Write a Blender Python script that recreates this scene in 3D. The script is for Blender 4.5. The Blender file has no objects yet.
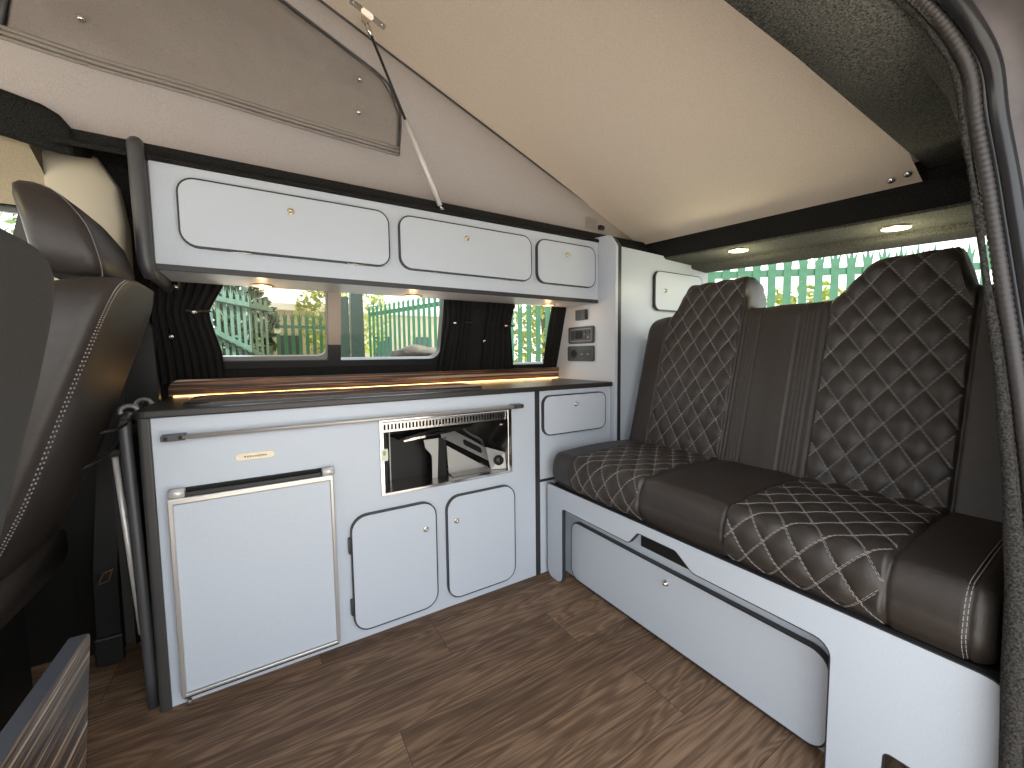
import bpy, math, random
import numpy as np
from mathutils import Vector
random.seed(7); rng = np.random.default_rng(7)
PI = math.pi
scn = bpy.context.scene
COL = scn.collection
WL = {}                                    # world location of every object built

# ------------------------------------------------------------------ materials
def new_mat(name):
    m = bpy.data.materials.new(name); m.use_nodes = True
    nt = m.node_tree; b = nt.nodes['Principled BSDF']
    return m, nt, b
def rgb(c): return (c[0], c[1], c[2], 1.0)
def simple(name, col, rough=0.5, metal=0.0, noise=0.0, nscale=40.0, bump=0.0, bscale=200.0, spec=0.5, detail=4.0, stretch=None):
    m, nt, b = new_mat(name)
    b.inputs['Base Color'].default_value = rgb(col)
    b.inputs['Roughness'].default_value = rough
    b.inputs['Metallic'].default_value = metal
    b.inputs['Specular IOR Level'].default_value = spec
    L = nt.links; tc = nt.nodes.new('ShaderNodeTexCoord')
    src = tc.outputs['Object']
    if stretch:
        mp = nt.nodes.new('ShaderNodeMapping'); mp.inputs['Scale'].default_value = stretch
        L.new(src, mp.inputs['Vector']); src = mp.outputs['Vector']
    if noise:
        n = nt.nodes.new('ShaderNodeTexNoise'); n.inputs['Scale'].default_value = nscale; n.inputs['Detail'].default_value = detail
        L.new(src, n.inputs['Vector'])
        r = nt.nodes.new('ShaderNodeMapRange'); r.inputs['From Min'].default_value = .3; r.inputs['From Max'].default_value = .7
        r.inputs['To Min'].default_value = 1-noise; r.inputs['To Max'].default_value = 1+noise
        L.new(n.outputs['Fac'], r.inputs['Value'])
        mx = nt.nodes.new('ShaderNodeVectorMath'); mx.operation = 'SCALE'
        mx.inputs[0].default_value = col[:3]; L.new(r.outputs['Result'], mx.inputs['Scale'])
        L.new(mx.outputs['Vector'], b.inputs['Base Color'])
    if bump:
        n2 = nt.nodes.new('ShaderNodeTexNoise'); n2.inputs['Scale'].default_value = bscale; n2.inputs['Detail'].default_value = 3
        L.new(src, n2.inputs['Vector'])
        bp = nt.nodes.new('ShaderNodeBump'); bp.inputs['Strength'].default_value = bump; bp.inputs['Distance'].default_value = .004
        L.new(n2.outputs['Fac'], bp.inputs['Height']); L.new(bp.outputs['Normal'], b.inputs['Normal'])
    return m

M = {}
M['board'] = simple('pale_blue_laminate', (.55, .602, .672), .38, noise=.03, nscale=260, bump=.05, bscale=700)
M['edge'] = simple('charcoal_edging', (.030, .030, .034), .42)
M['top'] = simple('charcoal_worktop', (.030, .028, .027), .36, noise=.25, nscale=300, bump=.08, bscale=500)
M['leather'] = simple('brown_black_leather', (.034, .0275, .0235), .42, noise=.10, nscale=60, bump=.16, bscale=420, spec=.5)
M['seatcloth'] = simple('dark_seat_cloth', (.030, .028, .026), .75, noise=.25, nscale=500, bump=.2, bscale=900)
M['thread'] = simple('pale_thread', (.34, .315, .295), .8)
M['dthread'] = simple('grey_thread', (.34, .33, .335), .8)
M['carpet'] = simple('black_van_carpet', (.020, .020, .019), .95, noise=.75, nscale=330, bump=.8, bscale=420, spec=.15)
M['carpet2'] = simple('grey_van_carpet', (.085, .083, .072), .95, noise=.8, nscale=300, bump=.9, bscale=360, spec=.15)
M['chrome'] = simple('chrome', (.80, .79, .77), .12, 1.0)
M['nickel'] = simple('satin_nickel', (.72, .68, .62), .22, 1.0)
M['brass'] = simple('pale_brass', (.78, .68, .48), .22, 1.0)
M['steel'] = simple('brushed_steel', (.56, .53, .50), .22, 1.0, noise=.12, nscale=60, bump=.1, bscale=90)
M['gsteel'] = simple('grey_coated_steel', (.42, .41, .385), .4, .3)
M['alu'] = simple('aluminium_trim', (.72, .70, .67), .35, .35)
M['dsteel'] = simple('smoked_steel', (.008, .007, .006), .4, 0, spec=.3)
M['tan'] = simple('tan_post_reflection', (.33, .26, .205), .3)  # reflected interior tone, painted as the divider's upper colour
M['dgrey'] = simple('dark_grey_metal', (.085, .085, .09), .42, .3)
M['mgrey'] = simple('mid_grey_metal', (.26, .26, .26), .4, .4)
M['black'] = simple('black_plastic', (.012, .012, .012), .4)
M['blackm'] = simple('black_recess', (.006, .006, .006), .8)
M['plastic'] = simple('dark_grey_plastic', (.05, .048, .046), .38)
M['sock'] = simple('socket_plastic', (.022, .021, .020), .4)
M['key'] = simple('switch_grey', (.16, .155, .15), .4)
M['carpet3'] = simple('dark_carpet_edge', (.036, .034, .031), .95, noise=.8, nscale=300, bump=.8, bscale=360, spec=.15)
M['curtain'] = simple('black_curtain', (.005, .005, .005), 1.0, noise=.2, nscale=200)
M['beige'] = simple('beige_trim', (.62, .56, .44), .6)
M['cablining'] = simple('cab_headlining', (.52, .45, .32), .85, noise=.15, nscale=400, bump=.3, bscale=500)
M['rubber'] = simple('ribbed_rubber', (.036, .031, .029), .45)
M['rubber2'] = simple('glossy_black_rubber', (.016, .016, .017), .25)
M['paint'] = simple('grey_brown_paint', (.115, .10, .10), .4, .1, noise=.08, nscale=40)
M['green'] = simple('green_fence_paint', (.042, .15, .078), .45, noise=.15, nscale=12)
M['green2'] = simple('weathered_green_paint', (.045, .095, .07), .45, noise=.2, nscale=12)
M['dgreen'] = simple('dark_green_gate_paint', (.016, .036, .022), .5, noise=.2, nscale=10)
M['leaf'] = simple('leaf', (.10, .17, .035), .6, noise=.4, nscale=3)
M['leaf2'] = simple('yellow_leaf', (.24, .28, .05), .6, noise=.4, nscale=3)
M['dleaf'] = simple('dark_leaf', (.03, .055, .018), .6, noise=.4, nscale=3)
M['bark'] = simple('bark', (.12, .09, .06), .9, noise=.3, nscale=20)
M['tarmac'] = simple('gravel_ground', (.40, .37, .33), .95, noise=.3, nscale=30, bump=.4, bscale=80)
M['cream'] = simple('cream_render', (.42, .37, .28), .9, noise=.1, nscale=3)
M['slate'] = simple('dark_window_glass', (.05, .06, .07), .2)
M['greyplast'] = simple('grey_tray_plastic', (.33, .35, .36), .5)
M['camo'] = simple('mottled_brown_cover', (.03, .022, .012), .85, noise=.8, nscale=14, bump=.8, bscale=20)
M['badge'] = simple('gold_badge', (.70, .62, .47), .35, .2)
M['ink'] = simple('gold_lettering', (.30, .20, .07), .5, .1)
M['frame_alu'] = simple('fridge_frame_metal', (.60, .58, .55), .3, .6)
M['railmetal'] = simple('satin_rail_metal', (.52, .49, .45), .38, .45)
M['silver'] = simple('silver_paint', (.74, .73, .71), .3, .1)
M['label'] = simple('label_paper', (.72, .74, .62), .7)
M['labelg'] = simple('label_green_print', (.35, .45, .12), .7)
M['slateedge'] = simple('slate_blue_edging', (.062, .07, .085), .4)
M['gap'] = simple('plank_gap', (.035, .025, .02), .8)

def fabric(name, col, trans, fold=0.0):
    m, nt, b = new_mat(name); L = nt.links
    b.inputs['Roughness'].default_value = .9; b.inputs['Specular IOR Level'].default_value = .15
    tc = nt.nodes.new('ShaderNodeTexCoord')
    n = nt.nodes.new('ShaderNodeTexNoise'); n.inputs['Scale'].default_value = 420; n.inputs['Detail'].default_value = 2
    L.new(tc.outputs['Object'], n.inputs['Vector'])
    r = nt.nodes.new('ShaderNodeMapRange'); r.inputs['From Min'].default_value = .3; r.inputs['From Max'].default_value = .7
    r.inputs['To Min'].default_value = .88; r.inputs['To Max'].default_value = 1.1
    L.new(n.outputs['Fac'], r.inputs['Value'])
    s = nt.nodes.new('ShaderNodeVectorMath'); s.operation = 'SCALE'; s.inputs[0].default_value = col
    L.new(r.outputs['Result'], s.inputs['Scale']); L.new(s.outputs['Vector'], b.inputs['Base Color'])
    bp = nt.nodes.new('ShaderNodeBump'); bp.inputs['Strength'].default_value = .25; bp.inputs['Distance'].default_value = .003
    L.new(n.outputs['Fac'], bp.inputs['Height'])
    if fold:
        n2 = nt.nodes.new('ShaderNodeTexNoise'); n2.inputs['Scale'].default_value = 7; n2.inputs['Detail'].default_value = 1.5
        L.new(tc.outputs['Object'], n2.inputs['Vector'])
        b2 = nt.nodes.new('ShaderNodeBump'); b2.inputs['Strength'].default_value = fold; b2.inputs['Distance'].default_value = .05
        L.new(n2.outputs['Fac'], b2.inputs['Height']); L.new(b2.outputs['Normal'], bp.inputs['Normal'])
    L.new(bp.outputs['Normal'], b.inputs['Normal'])
    if trans:
        t = nt.nodes.new('ShaderNodeBsdfTranslucent'); L.new(s.outputs['Vector'], t.inputs['Color'])
        mx = nt.nodes.new('ShaderNodeMixShader'); mx.inputs[0].default_value = trans
        L.new(b.outputs[0], mx.inputs[1]); L.new(t.outputs[0], mx.inputs[2])
        L.new(mx.outputs[0], nt.nodes['Material Output'].inputs['Surface'])
    return m
M['canvas'] = fabric('grey_beige_canvas', (.36, .315, .286), .22, .2)
M['flap'] = fabric('grey_canvas_flap', (.41, .375, .35), .2, .6)
M['ceil'] = fabric('beige_roof_lining', (.86, .74, .62), 0, .05)

def glass(name, tint, gloss=.06):
    m, nt, b = new_mat(name); L = nt.links
    nt.nodes.remove(b)
    t = nt.nodes.new('ShaderNodeBsdfTransparent'); t.inputs['Color'].default_value = rgb(tint)
    g = nt.nodes.new('ShaderNodeBsdfGlossy'); g.inputs['Roughness'].default_value = .02
    lw = nt.nodes.new('ShaderNodeFresnel'); lw.inputs['IOR'].default_value = 1.18
    mx = nt.nodes.new('ShaderNodeMixShader')
    L.new(lw.outputs['Fac'], mx.inputs[0]); L.new(t.outputs[0], mx.inputs[1]); L.new(g.outputs[0], mx.inputs[2])
    L.new(mx.outputs[0], nt.nodes['Material Output'].inputs['Surface'])
    return m
M['glass'] = glass('clear_glass', (.96, .98, .97))
M['tint'] = glass('tinted_glass', (.74, .70, .62))
m, nt, b = new_mat('hob_glass'); b.inputs['Base Color'].default_value = (.012, .011, .011, 1); b.inputs['Roughness'].default_value = .04
b.inputs['Coat Weight'].default_value = .5; M['hob'] = m
def emis(name, col, st):
    m, nt, b = new_mat(name)
    b.inputs['Base Color'].default_value = rgb(col); b.inputs['Emission Color'].default_value = rgb(col); b.inputs['Emission Strength'].default_value = st
    return m
M['lamp'] = emis('warm_lamp_face', (1, .62, .28), 1.2)
M['lampg'] = emis('yellow_lamp_face', (1, .85, .42), 1.2)
M['led'] = emis('warm_led_strip', (1, .58, .19), 2.4)

def striped(name, axis, dark=1.0, tint=(1, 1, 1)):                   # zebrano style laminate, stripes along one axis
    m, nt, b = new_mat(name); L = nt.links
    tc = nt.nodes.new('ShaderNodeTexCoord'); mp = nt.nodes.new('ShaderNodeMapping')
    sc = {'x': (.7, 60, 60), 'y': (60, .7, 60)}[axis]; mp.inputs['Scale'].default_value = sc
    L.new(tc.outputs['Object'], mp.inputs['Vector'])
    n = nt.nodes.new('ShaderNodeTexNoise'); n.inputs['Scale'].default_value = 1.25; n.inputs['Detail'].default_value = 3; n.inputs['Roughness'].default_value = .6
    L.new(mp.outputs['Vector'], n.inputs['Vector'])
    cr = nt.nodes.new('ShaderNodeValToRGB'); e = cr.color_ramp.elements
    e[0].position = .33; e[0].color = rgb([dark*c for c in (.02, .012, .008)])
    e[1].position = .68; e[1].color = rgb([dark*c for c in (.50, .40, .31)])
    for p, c in ((.41, (.13, .055, .025)), (.46, (.42, .20, .08)), (.50, (.08, .038, .02)), (.54, (.38, .185, .08)), (.575, (.055, .03, .018)), (.62, (.42, .25, .13))):
        x = e.new(p); x.color = rgb([dark*k*t for k, t in zip(c, tint)])
    mu = nt.nodes.new('ShaderNodeMath'); mu.operation = 'MULTIPLY'; mu.inputs[1].default_value = 22; L.new(n.outputs['Fac'], mu.inputs[0])
    si = nt.nodes.new('ShaderNodeMath'); si.operation = 'SINE'; L.new(mu.outputs[0], si.inputs[0])
    ml = nt.nodes.new('ShaderNodeMath'); ml.operation = 'MULTIPLY_ADD'; ml.inputs[1].default_value = .17; L.new(si.outputs[0], ml.inputs[0]); L.new(n.outputs['Fac'], ml.inputs[2])
    L.new(ml.outputs[0], cr.inputs['Fac']); L.new(cr.outputs['Color'], b.inputs['Base Color'])
    b.inputs['Roughness'].default_value = .42
    return m
M['zebx'] = striped('striped_wood_laminate', 'x')
M['zeby'] = striped('striped_wood_board', 'y', .85, (.72, .98, 1.25))

def plank_mat():
    m, nt, b = new_mat('walnut_vinyl_planks'); L = nt.links
    tc = nt.nodes.new('ShaderNodeTexCoord')
    at = nt.nodes.new('ShaderNodeAttribute'); at.attribute_name = 'tone'
    off = nt.nodes.new('ShaderNodeVectorMath'); off.operation = 'SCALE'; off.inputs[0].default_value = (7.3, 5.1, 31.7)
    L.new(at.outputs['Fac'], off.inputs['Scale'])
    ad = nt.nodes.new('ShaderNodeVectorMath'); L.new(tc.outputs['Object'], ad.inputs[0]); L.new(off.outputs['Vector'], ad.inputs[1])
    mp = nt.nodes.new('ShaderNodeMapping'); mp.inputs['Scale'].default_value = (1.6, 13, 1); L.new(ad.outputs['Vector'], mp.inputs['Vector'])
    n1 = nt.nodes.new('ShaderNodeTexNoise'); n1.inputs['Scale'].default_value = 1.0; n1.inputs['Detail'].default_value = 2; n1.inputs['Distortion'].default_value = .6
    L.new(mp.outputs['Vector'], n1.inputs['Vector'])
    # cathedral rings: sine of the stretched noise
    mu = nt.nodes.new('ShaderNodeMath'); mu.operation = 'MULTIPLY'; mu.inputs[1].default_value = 70; L.new(n1.outputs['Fac'], mu.inputs[0])
    si = nt.nodes.new('ShaderNodeMath'); si.operation = 'SINE'; L.new(mu.outputs[0], si.inputs[0])
    mp2 = nt.nodes.new('ShaderNodeMapping'); mp2.inputs['Scale'].default_value = (9, 190, 1); L.new(ad.outputs['Vector'], mp2.inputs['Vector'])
    n2 = nt.nodes.new('ShaderNodeTexNoise'); n2.inputs['Scale'].default_value = 1.0; n2.inputs['Detail'].default_value = 4; L.new(mp2.outputs['Vector'], n2.inputs['Vector'])
    def ma(op, a, bb):
        x = nt.nodes.new('ShaderNodeMath'); x.operation = op
        for i, v in enumerate((a, bb)):
            if isinstance(v, (int, float)): x.inputs[i].default_value = v
            else: L.new(v, x.inputs[i])
        return x.outputs[0]
    v = ma('ADD', ma('MULTIPLY', si.outputs[0], .085), ma('MULTIPLY', n2.outputs['Fac'], .62))
    v = ma('ADD', v, ma('ADD', ma('MULTIPLY', n1.outputs['Fac'], .32), .065))
    v = ma('ADD', v, ma('MULTIPLY', at.outputs['Fac'], .16))
    cr = nt.nodes.new('ShaderNodeValToRGB'); e = cr.color_ramp.elements
    e[0].position = .36; e[0].color = (.072, .042, .025, 1); e[1].position = .86; e[1].color = (.31, .198, .123, 1)
    x = e.new(.6); x.color = (.155, .094, .056, 1)
    L.new(v, cr.inputs['Fac']); L.new(cr.outputs['Color'], b.inputs['Base Color'])
    b.inputs['Roughness'].default_value = .55; b.inputs['Specular IOR Level'].default_value = .3
    bp = nt.nodes.new('ShaderNodeBump'); bp.inputs['Strength'].default_value = .15; bp.inputs['Distance'].default_value = .002
    L.new(n2.outputs['Fac'], bp.inputs['Height']); L.new(bp.outputs['Normal'], b.inputs['Normal'])
    return m
M['plank'] = plank_mat()

# ------------------------------------------------------------------ mesh helpers
def V(*a): return np.array(a, float)
def unit(a): a = np.array(a, float); return a/np.linalg.norm(a)
FY = lambda y: (V(0, y, 0), V(1, 0, 0), V(0, 0, 1), V(0, -1, 0))        # a=x, b=z, out towards -y
FX = lambda x: (V(x, 0, 0), V(0, 1, 0), V(0, 0, 1), V(-1, 0, 0))        # a=y, b=z, out towards -x
FZ = lambda z: (V(0, 0, z), V(1, 0, 0), V(0, 1, 0), V(0, 0, 1))         # a=x, b=y, out upwards
FD = lambda z: (V(0, 0, z), V(1, 0, 0), V(0, 1, 0), V(0, 0, -1))        # same, out downwards

def rrect(a0, b0, a1, b1, r, n=6):
    if not isinstance(r, (tuple, list)): r = (r,)*4                      # bl, br, tr, tl
    out = []
    for (cx, cy, s, rr) in ((a0, b0, PI, r[0]), (a1, b0, 1.5*PI, r[1]), (a1, b1, 0, r[2]), (a0, b1, .5*PI, r[3])):
        ox = cx + (rr if cx == a0 else -rr); oy = cy + (rr if cy == b0 else -rr)
        for k in range(n+1):
            t = s + .5*PI*k/n; out.append((ox+rr*math.cos(t), oy+rr*math.sin(t)))
    return out
def fillet(pts, n=5):                                                   # pts: (a, b, radius) polygon with rounded corners
    out = []; N = len(pts)
    for i in range(N):
        p = V(*pts[i][:2]); r = pts[i][2] if len(pts[i]) > 2 else 0
        if r <= 0: out.append(tuple(p)); continue
        u = unit(V(*pts[i-1][:2])-p); w = unit(V(*pts[(i+1) % N][:2])-p)
        ang = math.acos(max(-1, min(1, float(u@w)))); d = r/math.tan(ang/2)
        c = p + unit(u+w)*r/math.sin(ang/2); s = p+u*d-c; e = p+w*d-c
        a0 = math.atan2(s[1], s[0]); a1 = math.atan2(e[1], e[0]); da = (a1-a0+PI) % (2*PI)-PI
        for k in range(n+1):
            t = a0+da*k/n; out.append((c[0]+r*math.cos(t), c[1]+r*math.sin(t)))
    return out
def area(p): return .5*sum(p[i-1][0]*p[i][1]-p[i][0]*p[i-1][1] for i in range(len(p)))
def offset(poly, d):                                                    # outward offset of a CCW polygon
    P = [V(*p) for p in poly]; N = len(P); out = []
    if area(poly) < 0: d = -d
    for i in range(N):
        e1 = P[i]-P[i-1]; e2 = P[(i+1) % N]-P[i]
        if np.linalg.norm(e1) < 1e-9: e1 = e2
        if np.linalg.norm(e2) < 1e-9: e2 = e1
        n1 = unit((e1[1], -e1[0])); n2 = unit((e2[1], -e2[0])); m_ = n1+n2
        if np.linalg.norm(m_) < 1e-6: m_ = n1
        m_ = unit(m_); k = max(.35, float(m_@n1)); out.append(tuple(P[i]+m_*d/k))
    return out

class MB:
    def __init__(s): s.v = []; s.f = []; s.mi = []; s.sm = []
    def add(s, vs, fs, mi=0, sm=False):
        o = len(s.v); s.v.extend([tuple(map(float, p)) for p in vs])
        for f in fs: s.f.append(tuple(i+o for i in f)); s.mi.append(mi); s.sm.append(sm)
    def box(s, x0, y0, z0, x1, y1, z1, mi=0):
        vs = [(x, y, z) for z in (z0, z1) for y in (y0, y1) for x in (x0, x1)]
        s.add(vs, [(0, 2, 3, 1), (4, 5, 7, 6), (0, 1, 5, 4), (2, 6, 7, 3), (0, 4, 6, 2), (1, 3, 7, 5)], mi)
    def prism(s, poly, fr, d0, d1, mi=0, mside=None):                    # d1 = outer face
        o, ea, eb, en = fr; mside = mi if mside is None else mside
        if area(poly) < 0: poly = poly[::-1]
        flip = float(np.cross(ea, eb)@en) < 0
        n = len(poly)
        lo = [o+ea*a+eb*b+en*d0 for a, b in poly]; hi = [o+ea*a+eb*b+en*d1 for a, b in poly]
        F = [tuple(range(n, 2*n))], [tuple(range(n-1, -1, -1))]
        side = [(i, (i+1) % n, n+(i+1) % n, n+i) for i in range(n)]
        if flip: F = ([F[0][0][::-1]], [F[1][0][::-1]]); side = [q[::-1] for q in side]
        vs = lo+hi; k = len(s.v); s.add(vs, F[0]+F[1], mi); 
        for q in side: s.f.append(tuple(i+k for i in q)); s.mi.append(mside); s.sm.append(False)
    def ring(s, outer, inner, fr, d0, d1, mi=0):
        o, ea, eb, en = fr; n = len(outer)
        P = lambda poly, d: [o+ea*a+eb*b+en*d for a, b in poly]
        vs = P(outer, d0)+P(inner, d0)+P(outer, d1)+P(inner, d1); fs = []
        for i in range(n):
            j = (i+1) % n
            fs += [(2*n+i, 2*n+j, 3*n+j, 3*n+i), (i, n+i, n+j, j), (i, j, 2*n+j, 2*n+i), (n+i, 3*n+i, 3*n+j, n+j)]
        s.add(vs, fs, mi)
    def tube(s, path, r, n=10, mi=0, cap=True):
        P = [V(*p) for p in path]; N = len(P)
        rr = r if isinstance(r, (list, tuple, np.ndarray)) else [r]*N
        vs = []; prev = None
        for i in range(N):
            t = unit(P[min(i+1, N-1)]-P[max(i-1, 0)])
            if prev is None:
                a = V(0, 0, 1) if abs(t[2]) < .9 else V(1, 0, 0); u = unit(np.cross(t, a))
            else: u = unit(prev-t*(prev@t))
            prev = u; w = np.cross(t, u)
            for k in range(n): vs.append(P[i]+rr[i]*(math.cos(2*PI*k/n)*u+math.sin(2*PI*k/n)*w))
        fs = [(i*n+k, i*n+(k+1) % n, (i+1)*n+(k+1) % n, (i+1)*n+k) for i in range(N-1) for k in range(n)]
        o = len(s.v); s.add(vs, fs, mi, True)
        if cap:
            for q in (tuple(range(n-1, -1, -1)), tuple(range((N-1)*n, N*n))): s.f.append(tuple(i+o for i in q)); s.mi.append(mi); s.sm.append(False)
    def strip(s, path, ups, w, t, mi=0):                                 # flat ribbon: widths along ups, thickness along the third axis
        P = [V(*p) for p in path]; N = len(P); vs = []
        for i in range(N):
            tg = unit(P[min(i+1, N-1)]-P[max(i-1, 0)]); u = V(*ups[i]) if isinstance(ups, list) else V(*ups); u = unit(u-tg*(u@tg)); q = np.cross(tg, u)
            for a, b in ((-1, -1), (1, -1), (1, 1), (-1, 1)): vs.append(P[i]+u*a*w/2+q*b*t/2)
        fs = [(i*4+k, i*4+(k+1) % 4, (i+1)*4+(k+1) % 4, (i+1)*4+k) for i in range(N-1) for k in range(4)]
        fs += [(3, 2, 1, 0), tuple(range((N-1)*4, N*4))]
        s.add(vs, fs, mi, False)
    def lathe(s, prof, o, axis, n=20, mi=0):                             # prof: (radius, height along axis)
        ax = unit(axis); a = V(0, 0, 1) if abs(ax[2]) < .9 else V(1, 0, 0); u = unit(np.cross(ax, a)); w = np.cross(ax, u)
        vs = [V(*o)+ax*h+r*(math.cos(2*PI*k/n)*u+math.sin(2*PI*k/n)*w) for r, h in prof for k in range(n)]
        N = len(prof)
        fs = [(i*n+k, i*n+(k+1) % n, (i+1)*n+(k+1) % n, (i+1)*n+k) for i in range(N-1) for k in range(n)]
        s.add(vs, fs+[tuple(range(n-1, -1, -1)), tuple(range((N-1)*n, N*n))], mi, True)
    def grid(s, G, mi=0, sm=True, flip=False):                           # G: array rows x cols x 3
        R, C_ = G.shape[:2]; vs = G.reshape(-1, 3)
        fs = []
        for i in range(R-1):
            for j in range(C_-1):
                q = (i*C_+j, i*C_+j+1, (i+1)*C_+j+1, (i+1)*C_+j); fs.append(q[::-1] if flip else q)
        s.add(vs, fs, mi, sm)
    def loft(s, rings, mi=0, cap=True):
        n = len(rings[0]); N = len(rings); vs = [p for r in rings for p in r]
        fs = [(i*n+k, i*n+(k+1) % n, (i+1)*n+(k+1) % n, (i+1)*n+k) for i in range(N-1) for k in range(n)]
        if cap: fs += [tuple(range(n-1, -1, -1)), tuple(range((N-1)*n, N*n))]
        s.add(vs, fs, mi, True)
    def build(s, name, mats, parent=None, bevel=0, solid=0, origin=None):
        A = np.array(s.v)
        if origin is None: origin = (A.min(0)+A.max(0))/2 if parent is not None else V(*((A.min(0)+A.max(0))/2)[:2], A[:, 2].min())
        origin = np.array(origin, float)
        me = bpy.data.meshes.new(name); me.from_pydata([tuple(p) for p in A-origin], [], s.f)
        if not isinstance(mats, (list, tuple)): mats = [mats]
        for mm in mats: me.materials.append(M[mm] if isinstance(mm, str) else mm)
        me.polygons.foreach_set('material_index', s.mi); me.polygons.foreach_set('use_smooth', s.sm); me.update()
        o = bpy.data.objects.new(name, me); COL.objects.link(o)
        WL[o.name] = origin
        if parent is not None: o.parent = parent; o.location = Vector(origin-WL[parent.name])
        else: o.location = Vector(origin)
        if bevel:
            bm_ = o.modifiers.new('bevel', 'BEVEL'); bm_.width = bevel; bm_.segments = 2; bm_.limit_method = 'ANGLE'; bm_.angle_limit = math.radians(50)
        if solid:
            sd = o.modifiers.new('solidify', 'SOLIDIFY'); sd.thickness = solid; sd.offset = 0
        return o
def tag(o, label=None, cat=None, group=None, kind=None):
    if label: o['label'] = label
    if cat: o['category'] = cat
    if group: o['group'] = group
    if kind: o['kind'] = kind
    return o
def thing(name, label, cat, loc, group=None):
    o = bpy.data.objects.new(name, None); COL.objects.link(o); o.empty_display_size = .05
    o.location = loc; WL[o.name] = V(*loc); return tag(o, label, cat, group)
def struct(o): o['kind'] = 'structure'; return o

def knob(parent, fr, a, b, d=0.0, r=.0095, mat='nickel', name='knob'):
    o, ea, eb, en = fr; m_ = MB()
    m_.lathe([(r*1.0, 0), (r*1.0, .003), (r*.86, .005), (r*.8, .004), (r*.74, .008), (r*.5, .0125), (r*.2, .0138), (.0004, .0139)], o+ea*a+eb*b+en*d, en, 18)
    return m_.build(name, mat, parent)
def door(parent, fr, poly, thick=.015, knobs=(), hinges=(), name='door', lip=.0042, kmat='nickel'):
    mb = MB(); mb.prism(poly, fr, 0.0, thick); d = mb.build(name, 'board', parent)
    mb = MB(); mb.ring(offset(poly, lip), poly, fr, 0.0002, thick-.0004); mb.build('edge_trim', 'edge', d)
    for a, b in knobs: knob(d, fr, a, b, thick-.0005, mat=kmat)
    for (a, b, w, h) in hinges:
        mb = MB(); o, ea, eb, en = fr
        P = rrect(a-w/2, b-h/2, a+w/2, b+h/2, min(w, h)*.3, 3); mb.prism(P, fr, .001, thick*.75); 
        mb.tube([o+ea*(a-(w/2 if w > h else 0))+eb*(b-(h/2 if h > w else 0))+en*thick*.75, o+ea*(a+(w/2 if w > h else 0))+eb*(b+(h/2 if h > w else 0))+en*thick*.75], .0022, 8)
        mb.build('hinge', 'nickel' if w > h else 'dgrey', d)
    return d

YK = 1.27                                   # kitchen front plane
def wy(z): return 1.683-.27*(z-.8)          # inside face of the far van wall (leans inwards)

# ------------------------------------------------------------------ the van shell (setting)
# floor of vinyl planks running along the van
mb = MB(); tones = []
PW = .163; y0 = 1.056
joints = {0: .43, -1: .775, -2: .23, -3: .83, -4: .05, -5: .55, 1: .1, 2: .62, 3: .3}
for k in range(-8, 5):
    ya = y0+k*PW; yb = ya+PW; j = joints.get(k, rng.uniform(0, .9)); L_ = 1.02
    for q in range(-3, 4):
        xa = j+q*L_; xb = xa+L_
        xa2, xb2 = max(xa, -1.9), min(xb, 2.1); ya2, yb2 = max(ya, -.06), min(yb, 1.72)
        if xb2-xa2 < .01 or yb2-ya2 < .01: continue
        g = .0007
        mb.add([(xa2+g, ya2+g, 0), (xb2-g, ya2+g, 0), (xb2-g, yb2-g, 0), (xa2+g, yb2-g, 0)], [(0, 1, 2, 3)]); tones.append(float(rng.uniform(0, 1)))
n_pl = len(tones)
mb.add([(-1.9, -.06, -.001), (2.1, -.06, -.001), (2.1, 1.94, -.001), (-1.9, 1.94, -.001)], [(0, 1, 2, 3)], 1); tones.append(0)
mb.box(-1.9, -.06, -.05, 2.1, 1.94, -.0015, 1); tones += [0]*6
fl = struct(mb.build('floor', ['plank', 'gap']))
at = fl.data.attributes.new('tone', 'FLOAT', 'FACE'); at.data.foreach_set('value', tones)

# far side wall of the van with its window openings
WN = unit((0, -1, -.27))
FW = (V(0, 1.683+.27*.8, 0), V(1, 0, 0), V(0, -.27, 1), WN)      # a=x, b=z on the leaning wall
mb = MB()
def wpan(a0, b0, a1, b1): mb.prism([(a0, b0), (a1, b0), (a1, b1), (a0, b1)], FW, -.05, 0)
WIN = [(-.235, .842, .700, 1.150), (.945, .842, 1.30, 1.150)]
wpan(-.42, .0, 2.12, .806); wpan(-.42, .806, .945, .842); wpan(1.30, .806, 2.12, .842); wpan(-.42, 1.15, 2.12, 1.50); wpan(-.42, .842, -.235, 1.15); wpan(.70, .842, .945, 1.15); wpan(1.30, .842, 2.12, 1.15)
struct(mb.build('wall_back', 'carpet'))
# far side windows
w1 = MB(); outer = rrect(-.235, .842, .700, 1.150, .02)
w1.ring(outer, rrect(-.20, .866, .655, 1.140, (.03, .045, .03, .03)), FW, -.045, -.004)
w1o = struct(w1.build('window_1', 'black'))
mb = MB(); mb.box(.212, 1.59, .858, .252, 1.66, 1.145); 
mb = MB(); mb.prism([(.208, .85), (.252, .85), (.252, .925), (.208, .925)], FW, -.04, -.002, 1); mb.prism([(.208, .925), (.252, .925), (.252, 1.145), (.208, 1.145)], FW, -.04, -.002, 0); mb.build('window_divider', ['tan', 'black'], w1o)  # tan upper part is a painted reflection; lower part plain black
mb = MB(); mb.ring(rrect(-.20, .862, .208, 1.142, .02), rrect(-.185, .880, .203, 1.132, (.02, .03, .02, .02)), FW, -.034, -.016); mb.build('sliding_frame', 'mgrey', w1o)
mb = MB(); mb.prism(rrect(-.20, .862, .212, 1.142, .01), FW, -.030, -.026); mb.build('pane', 'glass', w1o)
mb = MB(); mb.prism(rrect(-.035, .862, .212, 1.142, .01), FW, -.042, -.038); mb.build('pane', 'tint', w1o)
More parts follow.
